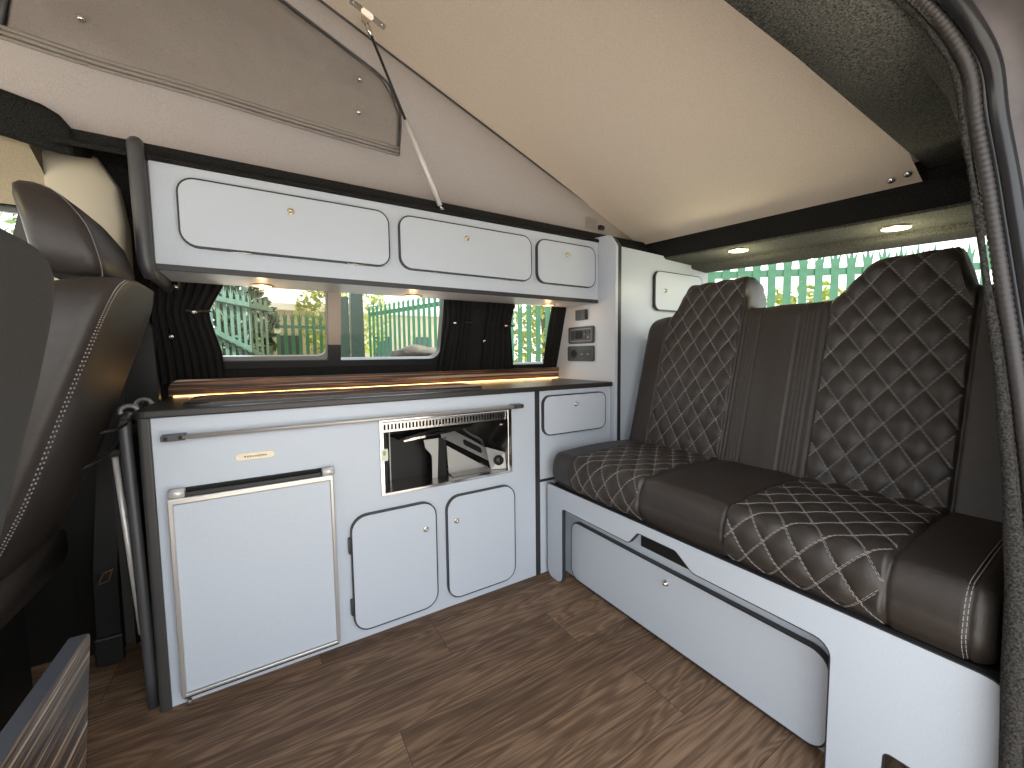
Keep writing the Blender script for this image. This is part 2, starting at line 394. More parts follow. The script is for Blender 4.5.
mb = MB(); mb.prism(rrect(.248, .862, .660, 1.142, .01), FW, -.030, -.026); mb.build('pane', 'glass', w1o)
w2 = MB(); w2.ring(rrect(.945, .806, 1.30, 1.150, .02), rrect(.972, .830, 1.27, 1.140, .03), FW, -.045, -.004)
w2o = struct(w2.build('window_2', 'black'))
mb = MB(); mb.prism(rrect(.965, .825, 1.28, 1.142, .02), FW, -.030, -.026); mb.build('pane', 'glass', w2o)

# canvas side of the raised roof, far side, and its mate on the near side and at the front
SL = -.373
def roofz(x): return 1.434+SL*(x-1.64)
mb = MB()
def canvas_side(y, zb, x0, x1):
    xs = np.linspace(x0, x1, 60); G = np.zeros((14, 60, 3))
    for j, x in enumerate(xs):
        zt = roofz(x)-.004
        for i in range(14):
            t = i/13; z = zb+(zt-zb)*t
            G[i, j] = (x, y+.010*math.sin(3*x+2*t)*math.sin(PI*t), z)
    return G
mb.grid(canvas_side(1.42, 1.40, -1.25, 1.64)); struct(mb.build('wall_upper_back', 'canvas'))
mb = MB(); mb.grid(canvas_side(.33, 1.44, -1.25, 1.62)); struct(mb.build('wall_upper_front', 'canvas'))
mb = MB(); G = np.zeros((8, 20, 3))
for i in range(8):
    for j in range(20): G[i, j] = (-1.25, .33+1.09*j/19, 1.44+(roofz(-1.25)-1.445)*i/7)
mb.grid(G); struct(mb.build('wall_upper_left', 'canvas'))
# roof board, hinged at the rear, rising to the front
mb = MB(); P = [(-1.32, .28), (1.70, .28), (1.70, 1.47), (-1.32, 1.47)]
N_ = unit((-SL, 0, 1)); up = V(*N_)
lo = [V(x, y, roofz(x)) for x, y in P]; hi = [p+up*.035 for p in lo]
mb.add(lo+hi, [(3, 2, 1, 0), (4, 5, 6, 7), (0, 1, 5, 4), (1, 2, 6, 5), (2, 3, 7, 6), (3, 0, 4, 7)])
xs_ = np.linspace(-1.3, 1.652, 60); ys_ = np.linspace(.395, 1.46, 24)
def lin(x, y):
    t = min(1, max(0, (x-.75)/.90)); t = t*t*(3-2*t)
    return roofz(x)-.003-t*max(0, .0555*(1.52-y)+.004)
mb.grid(np.array([[(x, y, lin(x, y)) for x in xs_] for y in ys_]))
struct(mb.build('ceiling', 'ceil'))
# dark seam where canvas meets board
mb = MB(); mb.tube([(-1.25, 1.414, roofz(-1.25)-.006), (1.63, 1.414, roofz(1.63)-.006)], .0035, 8); struct(mb.build('trim_1', 'dgrey'))

# carpeted roof edge on the far side (above the locker), thicker towards the cab
mb = MB()
prof = fillet([(1.352, 1.374), (1.62, 1.470), (1.62, 1.490), (1.408, 1.431, .008), (1.385, 1.426, .006), (1.382, 1.400, .004), (1.366, 1.394, .006), (1.350, 1.386, .01)], 4)
def profile_run(mb, prof, x0, x1, mi=0):
    n = len(prof); vs = [(x0, a, b) for a, b in prof]+[(x1, a, b) for a, b in prof]
    mb.add(vs, [(i, (i+1) % n, n+(i+1) % n, n+i) for i in range(n)]+[tuple(range(n-1, -1, -1)), tuple(range(n, 2*n))], mi)
profile_run(mb, prof, -.40, 1.68)
struct(mb.build('trim_2', 'carpet'))
mb = MB()
rings = []
for x, zt, zb in ((-1.3, 1.50, 1.385), (-.62, 1.495, 1.385), (-.47, 1.484, 1.375), (-.41, 1.470, 1.362), (-.385, 1.456, 1.358), (-.368, 1.432, 1.358), (-.36, 1.425, 1.358)):
    pr = fillet([(1.375, zb, .012), (1.60, zb+.082), (1.60, zt+.02), (1.375, zt, .03)], 4)
    rings.append([(x, a, b) for a, b in pr])
mb.loft(rings); struct(mb.build('trim_3', 'carpet'))

# rear carpeted header with its step, over the bench
def zr(y): return 1.2525+.0555*y
mb = MB(); ys = np.linspace(.20, 1.60, 24)
prof = [(1.70, .092), (1.645, .088), (1.636, .075), (1.636, .008), (1.645, 0), (1.835, -.008), (1.842, -.004), (1.845, -.020), (1.852, -.026), (1.965, -.034), (1.972, -.028), (2.10, .0), (2.10, .095)]
G = np.array([[(a, y, zr(y)+b) for a, b in prof] for y in ys]); mb.grid(G, sm=False)
struct(mb.build('trim_4', 'carpet2'))
mb = MB(); G = np.array([[(a-.0015, y, zr(y)+b) for a, b in ((1.70, .096), (1.644, .090), (1.6345, .076), (1.6345, .006))] for y in ys]); mb.grid(G, sm=False)
mb.add([(1.656, .20, 1.345), (1.656, .50, 1.362), (1.656, .50, 1.47), (1.656, .20, 1.47)], [(0, 1, 2, 3)])
struct(mb.build('trim_5', 'carpet'))

# tailgate: panel below, rear window with its frame
FR = (V(2.0, 0, 1.24), V(0, 1, .0555), V(.20, 0, -1), unit((-1, 0, -.2)))      # a=y, b=down the glass
mb = MB(); mb.box(2.08, .06, 0, 2.12, 1.66, .86); struct(mb.build('wall_right', 'carpet'))
mb = MB(); mb.ring(rrect(.14, -.09, 1.52, .46, .03), rrect(.262, -.010, 1.33, .40, .05), FR, -.03, .0)
w3o = struct(mb.build('window_3', 'key'))
mb = MB(); mb.prism(rrect(.20, -.06, 1.42, .42, .04), FR, -.022, -.018); mb.build('pane', 'glass', w3o)

# near side: carpeted roof edge above the sliding door, rear quarter panel, door seal and body jamb
seal = [(-.62, .262, 1.405), (.55, .262, 1.405), (.72, .255, 1.408), (.86, .240, 1.404), (.95, .225, 1.378), (1.000, .211, 1.33), (1.022, .203, 1.25), (1.018, .183, 1.128), (.990, .157, .958), (.960, .133, .80), (.935, .116, .650), (.915, .1055, .508), (.900, .097, .26), (.895, .090, .0), (.895, .086, -.1)]
def smooth_path(pts, n=5):
    P = [V(*p) for p in pts]; P = [2*P[0]-P[1]]+P+[2*P[-1]-P[-2]]; out = []
    for i in range(1, len(P)-2):
        for k in range(n):
            t = k/n; a, b, c, d = P[i-1:i+3]
            out.append(.5*((2*b)+(-a+c)*t+(2*a-5*b+4*c-d)*t*t+(-a+3*b-3*c+d)*t**3))
    out.append(P[-2]); return out
SP = smooth_path(seal)
mb = MB()                                   # carpeted roof edge from the roof opening to the door seal
G = []
for p in SP:
    x, y, z = p
    if x > .87 or z < 1.39: break
    G.append([(x, .380, 1.47), (x, .380, 1.412), (x, .374, 1.402), (x, .32, 1.400), (x, y+.008, 1.402), (x, y-.012, z+.008)])
for x in np.linspace(.89, 2.05, 20):
    k = (x-.86)/1.2; ye = max(.232, .24)
    G.append([(x, .380+.022*k, 1.47), (x, .380+.022*k, 1.410), (x, .374+.022*k, 1.401), (x, .32+.02*k, 1.399), (x, .272+.01*k, 1.399), (x, .245, 1.4005)])
mb.grid(np.array(G), sm=True)
mb.add([(.80, .245, 1.4065), (.88, .232, 1.4065), (.94, .228, 1.4045), (.985, .235, 1.4035), (1.0, .28, 1.4035), (.80, .30, 1.4065)], [(0, 1, 2, 3, 4, 5)])
mb.add([(.84, .236, 1.412), (.93, .222, 1.398), (.965, .222, 1.385), (.97, .25, 1.398), (.84, .26, 1.412)], [(0, 1, 2, 3, 4)])
def seal_at(z):                             # point of the seal line at a height, below the top bend
    q = [p for p in SP if p[0] > .80]; zs_ = np.array([p[2] for p in q])[::-1]; A_ = np.array(q)[::-1]
    return V(*(np.interp(z, zs_, A_[:, c]) for c in range(3)))
rows = []; zz = [1.403, 1.385, 1.36, 1.32, 1.25, 1.14, 1.0, .85, .70, .55, .40, .2, 0]
base_ = [seal_at(z)+V(.006, -.010, 0) for z in zz]
for k in np.linspace(0, 1, 16):
    row = []
    for i, p in enumerate(base_):
        x = p[0]+(2.1-p[0])*k; t = min(1, (x-p[0])/.12)
        yy_ = p[1]+.012*k+(.035*t if zz[i] > 1.3 else .010*t)
        row.append((x, min(yy_, .30), p[2]-.003*k))
    rows.append(row)
Gq = np.array(rows); mb.grid(Gq, sm=True)
struct(mb.build('trim_6', 'carpet2'))
def shifted(dx, dy, dz=0, n0=0):
    return [p+V(dx, dy, dz) for p in SP[n0:]]
def seal_off(d):                            # move the seal path outwards in its own plane (towards the jamb)
    out = []
    for i, p in enumerate(SP):
        t = unit(SP[min(i+1, len(SP)-1)]-SP[max(i-1, 0)]); nrm = np.cross(t, V(0, 1, 0)); nrm = unit(nrm)
        out.append((p, t, nrm))
    return out
def FW_(z): return float(np.interp(z, [.45, .75, 1.1], [.0125, .0075, .0045]))
mb = MB()                                   # fuzzy carpet edge beside the rubber
pth = [p+V(-.001, .001-FW_(p[2])*1.0, -.001) for p in SP]
mb.tube(pth, [FW_(p[2])+.0008*math.sin(i*5.1) for i, p in enumerate(SP)], 8)
for i in range(len(pth)-1):
    for k in range(34):
        t = rng.random(); p = pth[i]*(1-t)+pth[i+1]*t; d = unit(rng.normal(size=3)+V(-.4, .3, 0)); q = unit(np.cross(d, rng.normal(size=3)))
        l_ = FW_(p[2])*rng.uniform(1.1, 1.5)
        mb.add([p-q*.0006, p+q*.0006, p+d*l_], [(0, 1, 2)])
struct(mb.build('trim_7', 'carpet3'))
mb = MB()                                   # ribbed rubber weatherstrip
dense = smooth_path(seal, 30); acc = [0]
for i in range(1, len(dense)): acc.append(acc[-1]+np.linalg.norm(dense[i]-dense[i-1]))
tot = acc[-1]; st = np.arange(0, tot, .0035); ax = np.array(acc); D = np.array(dense)
rs = [V(*(np.interp(s_, ax, D[:, c]) for c in range(3)))for s_ in st]; rs = [p+V(.004, -.0085-FW_(p[2])*2, 0) for p in rs]
mb.tube(rs, [.0095 if (i % 3) else .0082 for i in range(len(rs))], 10); struct(mb.build('trim_8', 'rubber'))
mb = MB(); mb.tube([p+V(.016, -.030-FW_(p[2])*2, .004) for p in SP], .013, 10); mb.tube([p+V(.012, -.019-FW_(p[2])*2, .004) for p in SP], .006, 8); struct(mb.build('trim_9', 'rubber2'))
mb = MB()                                   # painted body jamb outside the seal
G = []
for p in SP:
    x, y, z = p
    kx = 1.0 if z > 1.37 and x < .95 else 0
    G.append([(x+.010, y-.010, z+.010), (x+.012, y-.028, z+.006), (x+.025, y-.045, z+.012), (x+.030, y-.085, z+.016), (x+.022, y-.10, z+.014), (x+.02, y-.22, z-.01)])
G = np.array(G); mb.grid(G, sm=True); struct(mb.build('trim_10', 'paint'))
mb = MB()                                   # outer shell of the near rear quarter
G = np.array([[(x, y_-.05, z_) for (y_, z_) in ((.28, 1.46), (.20, 1.40), (.14, 1.30), (.10, 1.1), (.05, .7), (.03, .2), (.03, -.3))] for x in (1.06, 1.4, 1.8, 2.15)])
mb.grid(G); struct(mb.build('wall_front', 'paint'))
# cab: roof lining, far door, dash bulkhead
mb = MB(); mb.grid(np.array([[(x, y, 1.405-.02*abs(y-.85)) for y in np.linspace(-.02, 1.40, 8)] for x in np.linspace(-2.0, -1.26, 5)])); struct(mb.build('trim_11', 'cablining'))
mb = MB(); mb.grid(np.array([[(x, y, z) for (y, z) in ((1.39, 1.40), (1.43, 1.385), (1.50, 1.345), (1.535, 1.30), (1.545, 1.272))] for x in np.linspace(-1.4, -.447, 8)])); struct(mb.build('trim_12', 'cablining'))
mb = MB()
def fd(z): return 1.60-.10*(z-.6)
FDoor = (V(0, 1.66, 0), V(1, 0, 0), V(0, -.10, 1), unit((0, -1, -.1)))
mb.prism([(-1.9, 0), (-.40, 0), (-.40, .90), (-1.9, .90)], FDoor, -.05, 0)
mb.prism([(-.60, .90), (-.40, .90), (-.40, 1.29), (-.50, 1.29)], FDoor, -.05, 0)
mb.prism([(-1.4, 1.255), (-.40, 1.255), (-.40, 1.32), (-1.4, 1.32)], FDoor, -.06, -.035)
wl = struct(mb.build('wall_left', 'black'))
mb = MB(); mb.prism([(-.66, 1.29), (-.30, 1.29), (-.30, 1.50), (-.66, 1.50)], FDoor, -.06, -.03); struct(mb.build('trim_15', 'cablining'))
mb = MB(); mb.prism([(-1.9, .88), (-.52, .88), (-.46, 1.27), (-1.4, 1.27)], FDoor, -.03, -.026); w4o = struct(mb.build('window_4', 'glass'))
mb = MB(); mb.box(-1.95, -.05, 0, -1.6, 1.66, .85); struct(mb.build('wall_bulkhead', 'plastic'))
mb = MB(); mb.prism([(-1.9, -.05), (-.62, -.05), (-.62, .88), (-1.9, .88)], FY(-.02), 0, .05); struct(mb.build('door_1', 'plastic'))
# beige upper trim of the far door pillar
mb = MB()
pr = [(-.452, 1.408), (-.43, 1.418), (-.352, 1.416), (-.313, 1.345), (-.305, 1.25), (-.312, .93), (-.40, .92), (-.452, 1.02)]
ring_o = [(x, 1.50-.0*(z), z) for x, z in pr]
def bp(inset, dy): 
    cx, cz = -.38, 1.2
    return [(cx+(x-cx)*inset, 1.515+dy, cz+(z-cz)*inset) for x, z in pr]
mb.loft([bp(1.0, .06), bp(1.0, .0), bp(.96, -.012), bp(.80, -.018)]); struct(mb.build('trim_13', 'beige', bevel=.004))
mb = MB(); mb.prism([(-.50, .0), (-.27, .0), (-.27, .97), (-.31, 1.05), (-.45, 1.05)], FDoor, .0, .03); struct(mb.build('trim_14', 'black'))

# ------------------------------------------------------------------ overhead locker
YL = 1.356
T = thing('overhead_locker', 'long pale blue overhead locker with three rounded flap doors above the side windows', 'locker', (.53, 1.45, 1.10))
mb = MB(); mb.prism([(-.222, 1.121), (1.294, 1.121), (1.294, 1.374), (-.222, 1.374)], FY(YL), -.016, 0)
mb.box(-.222, YL+.016, 1.36, 1.294, 1.39, 1.374); mb.build('front_panel', 'board', T)
mb = MB(); mb.box(-.222, YL+.003, 1.109, 1.294, 1.560, 1.1205); mb.build('bottom_panel', 'board', T)
mb = MB(); mb.prism([(-.232, 1.106), (1.294, 1.106), (1.294, 1.1215), (-.232, 1.1215)], FY(YL+.004), 0, .0065); mb.build('edge_trim', 'edge', T, bevel=.0015)
mb = MB(); mb.prism(fillet([(1.345, 1.085, .02), (1.56, 1.075), (1.50, 1.372), (1.345, 1.372, .01)]), FX(-.222), 0, .016); 
mb.build('end_panel', 'plastic', T, bevel=.003)
mb = MB(); o_ = smooth_path([(-.242, 1.345, 1.402), (-.242, 1.342, 1.39), (-.241, 1.344, 1.25), (-.240, 1.348, 1.13), (-.236, 1.362, 1.098), (-.232, 1.40, 1.092), (-.228, 1.55, 1.088)], 4); mb.tube(o_, [.006]+[.0165]*(len(o_)-8)+[.012]*7, 12); mb.build('end_trim', 'dgrey', T)
yd = YL-.015
k_ = yd/YL
def adj(x, z): return (x*k_, .8786+(z-.8786)*k_)
def rr_adj(x0, z0, x1, z1, r): 
    a = adj(x0, z0); b = adj(x1, z1); return rrect(a[0], a[1], b[0], b[1], r)
for (x0, x1, kp, nm) in ((-.168, .366, (.0865, 1.302), 'long'), (.406, .931, (.649, 1.304), 'mid'), (.966, 1.276, (1.118, 1.299), 'small')):
    P = rr_adj(x0, 1.176, x1, 1.346, .036)
    a0, b0 = adj(x0, 1.176); a1, _ = adj(x1, 1.176); w_ = a1-a0
    hs = [(a0+w_*f_, b0-.0035, .045, .007) for f_ in ((.24, .80) if nm != 'small' else (.3,))]
    door(T, FY(YL), P, knobs=[adj(*kp)], hinges=hs, kmat='brass')
for x in (.006, .494, 1.134):
    mb = MB(); mb.lathe([(.034, 0), (.034, .003), (.031, .0045), (.027, .003)], (x, 1.515, 1.1089), (0, 0, -1), 24); L_ = mb.build('downlight', 'brass', T)
    mb = MB(); mb.lathe([(.026, .0), (.026, .0032), (.001, .0034)], (x, 1.515, 1.1089), (0, 0, -1), 20); mb.build('lamp_face', 'lamp', L_)

# ------------------------------------------------------------------ kitchen unit
T = thing('kitchen_cabinet', 'long pale blue kitchen base unit with towel rail and two rounded cupboard doors', 'cabinet', (.33, 1.45, 0))
KX0, KX1, KZ = -.240, .884, .737
HX0, HX1, HZ0, HZ1 = .300, .768, .445, .672          # opening of the grill
mb = MB()
for q in ((KX0, 0, HX0, KZ), (HX1, 0, KX1, KZ), (HX0, 0, HX1, HZ0), (HX0, HZ1, HX1, KZ)):
    mb.prism([(q[0], q[1]), (q[2], q[1]), (q[2], q[3]), (q[0], q[3])], FY(YK), -.016, 0)
mb.build('front_panel', 'board', T)
mb = MB(); mb.box(KX0-.004, YK+.016, 0, KX0+.012, 1.60, KZ); mb.build('end_panel', 'plastic', T)
mb = MB(); mb.box(KX1-.016, YK+.016, 0, KX1, 1.60, KZ); mb.build('inner_panel', 'board', T)
mb = MB(); mb.prism(rrect(-.264, 1.262, -.2395, 1.31, (.010, .004, .004, .010), 4), FZ(0), 0, KZ); mb.build('corner_post', 'plastic', T)
mb = MB(); mb.box(KX1-.001, YK-.001, 0, KX1+.021, YK+.018, KZ); mb.build('edge_trim', 'edge', T)
kd = (YK-.015)/YK
def adk(x, z): return (x*kd, .8786+(z-.8786)*kd)
def rk(x0, z0, x1, z1, r): a = adk(x0, z0); b = adk(x1, z1); return rrect(a[0], a[1], b[0], b[1], r)
a = adk(.203, .024); b = adk(.470, .387)
door(T, FY(YK), rrect(a[0], a[1], b[0], b[1], .045), knobs=[adk(.435, .299)], hinges=[(a[0]-.0065, a[1]+.08, .010, .05), (a[0]-.0065, b[1]-.085, .010, .05)])
a = adk(.515, .024); b = adk(.785, .387)
door(T, FY(YK), rrect(a[0], a[1], b[0], b[1], .045), knobs=[adk(.546, .303)])
# towel rail with its two brackets
rail = MB(); yr = YK-.022; kr = yr/YK
zr_ = .8786+(.685-.8786)*kr; xa, xb = -.222*kr, .824*kr
rail.tube([(xa+.035, yr, zr_), (xb-.03, yr, zr_)], .0062, 12); R_ = rail.build('towel_rail', 'railmetal', T)
for x, s_ in ((xa+.022, 1), (xb-.018, -1)):
    mb = MB(); mb.prism(rrect(x-.024, zr_-.0075, x+.024, zr_+.0075, .003, 3), FY(YK), 0, .0275); mb.build('bracket', 'dgrey', R_, bevel=.0015)
    for dx in (-.014, .014):
        mb = MB(); mb.lathe([(.0045, 0), (.0045, .001), (.001, .0012)], (x+dx, YK-.0275, zr_), (0, -1, 0), 12); mb.build('screw', 'black', R_)
# small oval badge with worn gold script
mb = MB(); mb.prism(rrect(-.0765, .6085, .0125, .6265, .0089, 8), FY(YK), 0, .0025); B_ = mb.build('badge', 'badge', T)
mb = MB(); pth = []
for i in range(120):
    t = i/119; x = -.058+.052*t+.0022*math.sin(2*PI*9*t); z = .6165+.0018*math.sin(2*PI*9*t+1.2)*(1+.5*math.sin(11*t))+(.0022 if i in range(2, 7) else 0)
    pth.append((x, YK-.0029, z))
mb.tube(pth, .0007, 5); mb.build('script_lettering', 'ink', B_)
# fridge
T = thing('fridge', 'small built-in fridge with pale blue door in a silver frame', 'fridge', (-.03, 1.45, .0))
FX0, FX1, FZ0, FZ1 = -.221, .1575, .012, .532
yf = YK-.028; kf = yf/YK
def adf(x, z): return (x*kf, .8786+(z-.8786)*kf)
a = adf(FX0, FZ0); b = adf(FX1, FZ1)
mb = MB(); mb.box(FX0+.006, YK-.008, .014, FX1-.006, YK-.0005, .558); mb.build('recess_panel', 'blackm', T)
mb = MB(); mb.prism([(a[0]+.01, a[1]+.01), (b[0]-.01, a[1]+.01), (b[0]-.01, b[1]-.01), (a[0]+.01, b[1]-.01)], FY(YK), .008, .0255); D_ = mb.build('door', 'board', T)
mb = MB(); mb.ring(rrect(a[0], a[1], b[0], b[1], .004, 2), rrect(a[0]+.011, a[1]+.008, b[0]-.010, b[1]-.016,   .002, 2), FY(YK), .008, .030); mb.build('frame', 'frame_alu', D_, bevel=.003)
mb = MB(); mb.prism([(a[0]+.03, b[1]-.001), (b[0]-.03, b[1]-.001), (b[0]-.03, b[1]+.011), (a[0]+.03, b[1]+.011)], FY(YK), .004, .026); mb.build('handle_strip', 'black', T, bevel=.003)
for x in (a[0]+.018, b[0]-.012):
    mb = MB(); mb.tube([(x-.016, YK-.018, b[1]+.010), (x+.016, YK-.018, b[1]+.010)], .0115, 14); mb.build('latch', 'alu', T)
for x in (a[0]+.012,):
    mb = MB(); mb.lathe([(.005, 0), (.005, .010)], (x, YK-.012, .002), (0, 0, 1), 12); mb.build('hinge_pin', 'mgrey', T)
# grill
T = thing('grill', 'shiny steel recessed gas grill box with slotted top strip in the kitchen front', 'grill', (.53, 1.4, .44))
GX0, GX1, GZ0, GZ1 = .293, .7745, .439, .681
mb = MB(); mb.ring(rrect(GX0, GZ0, GX1, GZ1, .002, 2), rrect(HX0+.006, HZ0+.004, HX1-.010, HZ1+.004, .002, 2), FY(YK), 0, .006); mb.build('frame', 'chrome', T, bevel=.0015)
def plate(mb, quad, t=.002, mi=0):
    Q = [V(*p) for p in quad]; n = unit(np.cross(Q[1]-Q[0], Q[2]-Q[0]))*t; mb.add(Q+[q+n for q in Q], [(3, 2, 1, 0), (4, 5, 6, 7), (0, 1, 5, 4), (1, 2, 6, 5), (2, 3, 7, 6), (3, 0, 4, 7)], mi)
yb_ = 1.53
mb = MB()
mb.box(HX0+.001, YK+.001, HZ0+.001, HX1-.001, yb_, HZ0+.003); mb.box(HX0+.001, YK+.001, HZ1-.003, HX1-.001, yb_, HZ1-.001)
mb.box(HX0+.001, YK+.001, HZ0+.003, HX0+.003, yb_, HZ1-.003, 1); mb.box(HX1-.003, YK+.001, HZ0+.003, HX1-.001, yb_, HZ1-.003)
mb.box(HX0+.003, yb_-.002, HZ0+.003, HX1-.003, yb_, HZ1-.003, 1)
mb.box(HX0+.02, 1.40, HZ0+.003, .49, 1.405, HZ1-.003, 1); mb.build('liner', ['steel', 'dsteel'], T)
mb = MB(); mb.box(.352, 1.385, HZ0+.004, .356, 1.398, .63); mb.build('post', 'gsteel', T)
mb = MB()                                   # slotted strip
zs0, zs1 = .640, .671
mb.prism([(HX0+.004, zs0), (HX1-.010, zs0), (HX1-.010, zs0+.007), (HX0+.004, zs0+.007)], FY(YK+.006), -.003, 0); mb.prism([(HX0+.004, zs1-.006), (HX1-.010, zs1-.006), (HX1-.010, zs1), (HX0+.004, zs1)], FY(YK+.006), -.003, 0)
x = HX0+.004
while x < HX1-.012: mb.prism([(x, zs0+.007), (x+.0055, zs0+.007), (x+.0055, zs1-.006), (x, zs1-.006)], FY(YK+.006), -.003, 0); x += .0115
mb.box(HX0+.004, YK+.016, zs0, HX1-.010, YK+.018, zs1, 1); mb.build('vent_strip', ['steel', 'blackm'], T)
mb = MB(); plate(mb, [(.37, 1.32, .600), (.70, 1.46, .603), (.68, 1.50, .603), (.36, 1.40, .600)], .006); 
mb.tube(smooth_path([(.385, 1.325, .603), (.45, 1.33, .612), (.52, 1.35, .618), (.60, 1.37, .612), (.69, 1.42, .612)]), .007, 8)
mb.tube(smooth_path([(.40, 1.34, .600), (.5, 1.345, .602), (.6, 1.38, .604), (.69, 1.44, .60)]), .006, 8); mb.build('burner', 'black', T)
mb = MB(); mb.prism([(.385, .592), (.46, .598), (.46, .606), (.385, .602)], FY(1.325), 0, .004); mb.build('burner_plate', 'steel', T)
mb = MB()                                   # bent grey bracket plates
mb.prism(fillet([(.458, .588), (.512, .588), (.505, .448), (.486, .448), (.486, .53, .02), (.462, .56, .015)]), FY(1.335), 0, .002); mb.build('bracket_plate', 'gsteel', T)
mb = MB(); mb.box(.506, 1.335, .448, .540, 1.345, .588); mb.build('bracket_side', 'blackm', T)
fl0 = V(.522, 1.335, .590); ea_ = unit(V(.205, .0, -.122)); eb_ = unit(np.cross(V(0, 1, .35), ea_)); eb_ = unit(V(.06, .10, .05)-ea_*(V(.06, .10, .05)@ea_)); en_ = unit(np.cross(ea_, eb_))
if en_[1] > 0: en_ = -en_
FF = (fl0, ea_, eb_, en_)
out_ = fillet([(0, 0), (.235, 0, .01), (.225, .065, .02), (.15, .07), (.0, .07)])
slot = rrect(.10, .018, .19, .050, .012, 4)
mb = MB(); mb.prism(out_, FF, 0, .002); F_ = mb.build('folding_flap', 'gsteel', T)
mb = MB(); mb.prism(slot, FF, .0021, .003); mb.build('finger_slot', 'blackm', F_)
mb = MB(); mb.prism([(.546, .555), (.552, .45), (.70, .455)], FY(1.345), 0, .002); mb.build('support_plate', 'gsteel', T)
mb = MB(); plate(mb, [(.548, 1.30, .4495), (.708, 1.30, .4495), (.708, 1.39, .456), (.56, 1.39, .456)], .002); mb.build('drip_tray', 'gsteel', T)
mb = MB(); plate(mb, [(.708, 1.31, .449), (.764, 1.29, .449), (.764, 1.30, .51), (.712, 1.36, .525)], .002); mb.build('valve_plate', 'gsteel', T)
mb = MB(); mb.lathe([(.019, 0), (.019, .012), (.015, .018), (.001, .019)], (.738, 1.306, .482), (-.25, -1, .1), 16); mb.box(.733, 1.285, .470, .738, 1.300, .496); mb.build('gas_knob', 'black', T)
mb = MB(); mb.lathe([(.006, 0), (.006, .004), (.001, .006)], (HX1-.0035, 1.33, .612), (-1, 0, 0), 10); mb.build('bolt', 'chrome', T)
mb = MB(); mb.tube(smooth_path([(.66, 1.49, .60), (.70, 1.48, .56), (.745, 1.46, .53), (.74, 1.43, .50), (.735, 1.37, .49)]), .006, 8); mb.build('gas_hose', 'dgrey', T)
mb = MB(); mb.prism([(HX0-.004, .552), (HX0+.017, .552), (HX0+.017, .590), (HX0-.004, .590)], FY(YK-.006), 0, .0006); S_ = mb.build('paper_label', 'label', T)
mb = MB(); mb.prism([(HX0+.002, .570), (HX0+.010, .570), (HX0+.010, .584), (HX0+.002, .584)], FY(YK-.0066), 0, .0003); mb.build('label_print', 'labelg', S_)

# worktop, hob lid, splashback
mb = MB(); mb.prism(fillet([(-.272, 1.256, .025), (1.289, 1.256), (1.289, 1.662), (-.258, 1.662), (-.272, 1.50)]), FZ(.7375), 0, .0195)
tag(mb.build('worktop', 'top', bevel=.004), 'charcoal worktop with a dark front edge running along the kitchen', 'worktop')
hx = thing('hob_lid', 'dark glass hob and sink cover lying flush on the charcoal worktop', 'hob', (.25, 1.42, .757))
mb = MB(); mb.prism(rrect(-.185, 1.30, .690, 1.57, .05), FZ(.7571), .002, .0085); mb.build('glass_lid', 'hob', hx, bevel=.001)
mb = MB(); mb.ring(offset(rrect(-.185, 1.30, .690, 1.57, .05), .0025), rrect(-.185, 1.30, .690, 1.57, .05), FZ(.7571), 0, .006); mb.build('rim', 'dgrey', hx)
mb = MB(); mb.ring(rrect(.19, 1.31, .24, 1.56, .01), rrect(.2, 1.315, .23, 1.555, .008), FZ(.7571), .0086, .0092); 
sp = thing('splashback', 'low striped wood splashback along the back of the worktop', 'splashback', (.5, 1.625, .757))
FS = FY(1.6225)
mb = MB(); mb.prism(fillet([(-.262, .7575), (1.296, .7575), (1.296, .812), (-.262, .812, .03)]), (V(0, 1.704, 0), V(1, 0, 0), V(0, -.06, 1), V(0, -1, 0)), -.002, .014)
mb.build('board', 'zebx', sp)
mb = MB(); mb.tube([(-.25, 1.6405, .7600), (1.288, 1.6405, .7600)], .0018, 6); mb.build('light_strip', 'led', sp)

# narrow cupboard beside the bench
T = thing('narrow_cabinet', 'narrow pale blue cupboard with one small door between the kitchen and the bench', 'cabinet', (1.1, 1.45, 0))
mb = MB(); mb.prism([(.906, 0), (1.287, 0), (1.287, .737), (.906, .737)], FY(YK), -.016, 0); mb.box(.906, YK+.016, 0, .922, 1.60, .737); mb.build('front_panel', 'board', T)
mb = MB(); mb.prism([(.906, .376), (1.287, .376), (1.287, .386), (.906, .386)], FY(YK), -.004, .003); mb.build('edge_trim', 'edge', T)
door(T, FY(YK), rk(.929, .560, 1.258, .712, .03), knobs=[adk(1.091, .673)])

# tall cupboard behind the bench, its side panel carries the sockets
T = thing('tall_cupboard', 'tall pale blue corner cupboard with side panel holding black sockets, behind the bench', 'cupboard', (1.62, 1.4, 0))
mb = MB(); mb.prism(fillet([(1.252, 0), (1.72, 0), (1.69, .80), (1.61, 1.12), (1.43, 1.405), (1.29, 1.392, .03), (1.252, 1.34, .03)]), FX(1.312), 0, .0155); mb.build('side_panel', 'board', T)
mb = MB(); mb.prism(fillet([(1.252, 0), (1.262, 0), (1.262, 1.33), (1.30, 1.388), (1.29, 1.392, .03), (1.252, 1.34, .03)]), FX(1.332), 0, .019); mb.build('edge_trim', 'edge', T)
mb = MB(); mb.prism([(1.320, 0), (1.985, 0), (1.985, 1.292), (1.94, 1.30), (1.83, 1.318), (1.66, 1.336), (1.332, 1.345)], FY(YK), -.016, 0); mb.build('front_panel', 'board', T)
a = adk(1.580, 1.086); b = adk(1.935, 1.262)
door(T, FY(YK), rrect(a[0], a[1], b[0], b[1], .03), knobs=[(1.628, 1.172)])
FP = FX(1.2965)
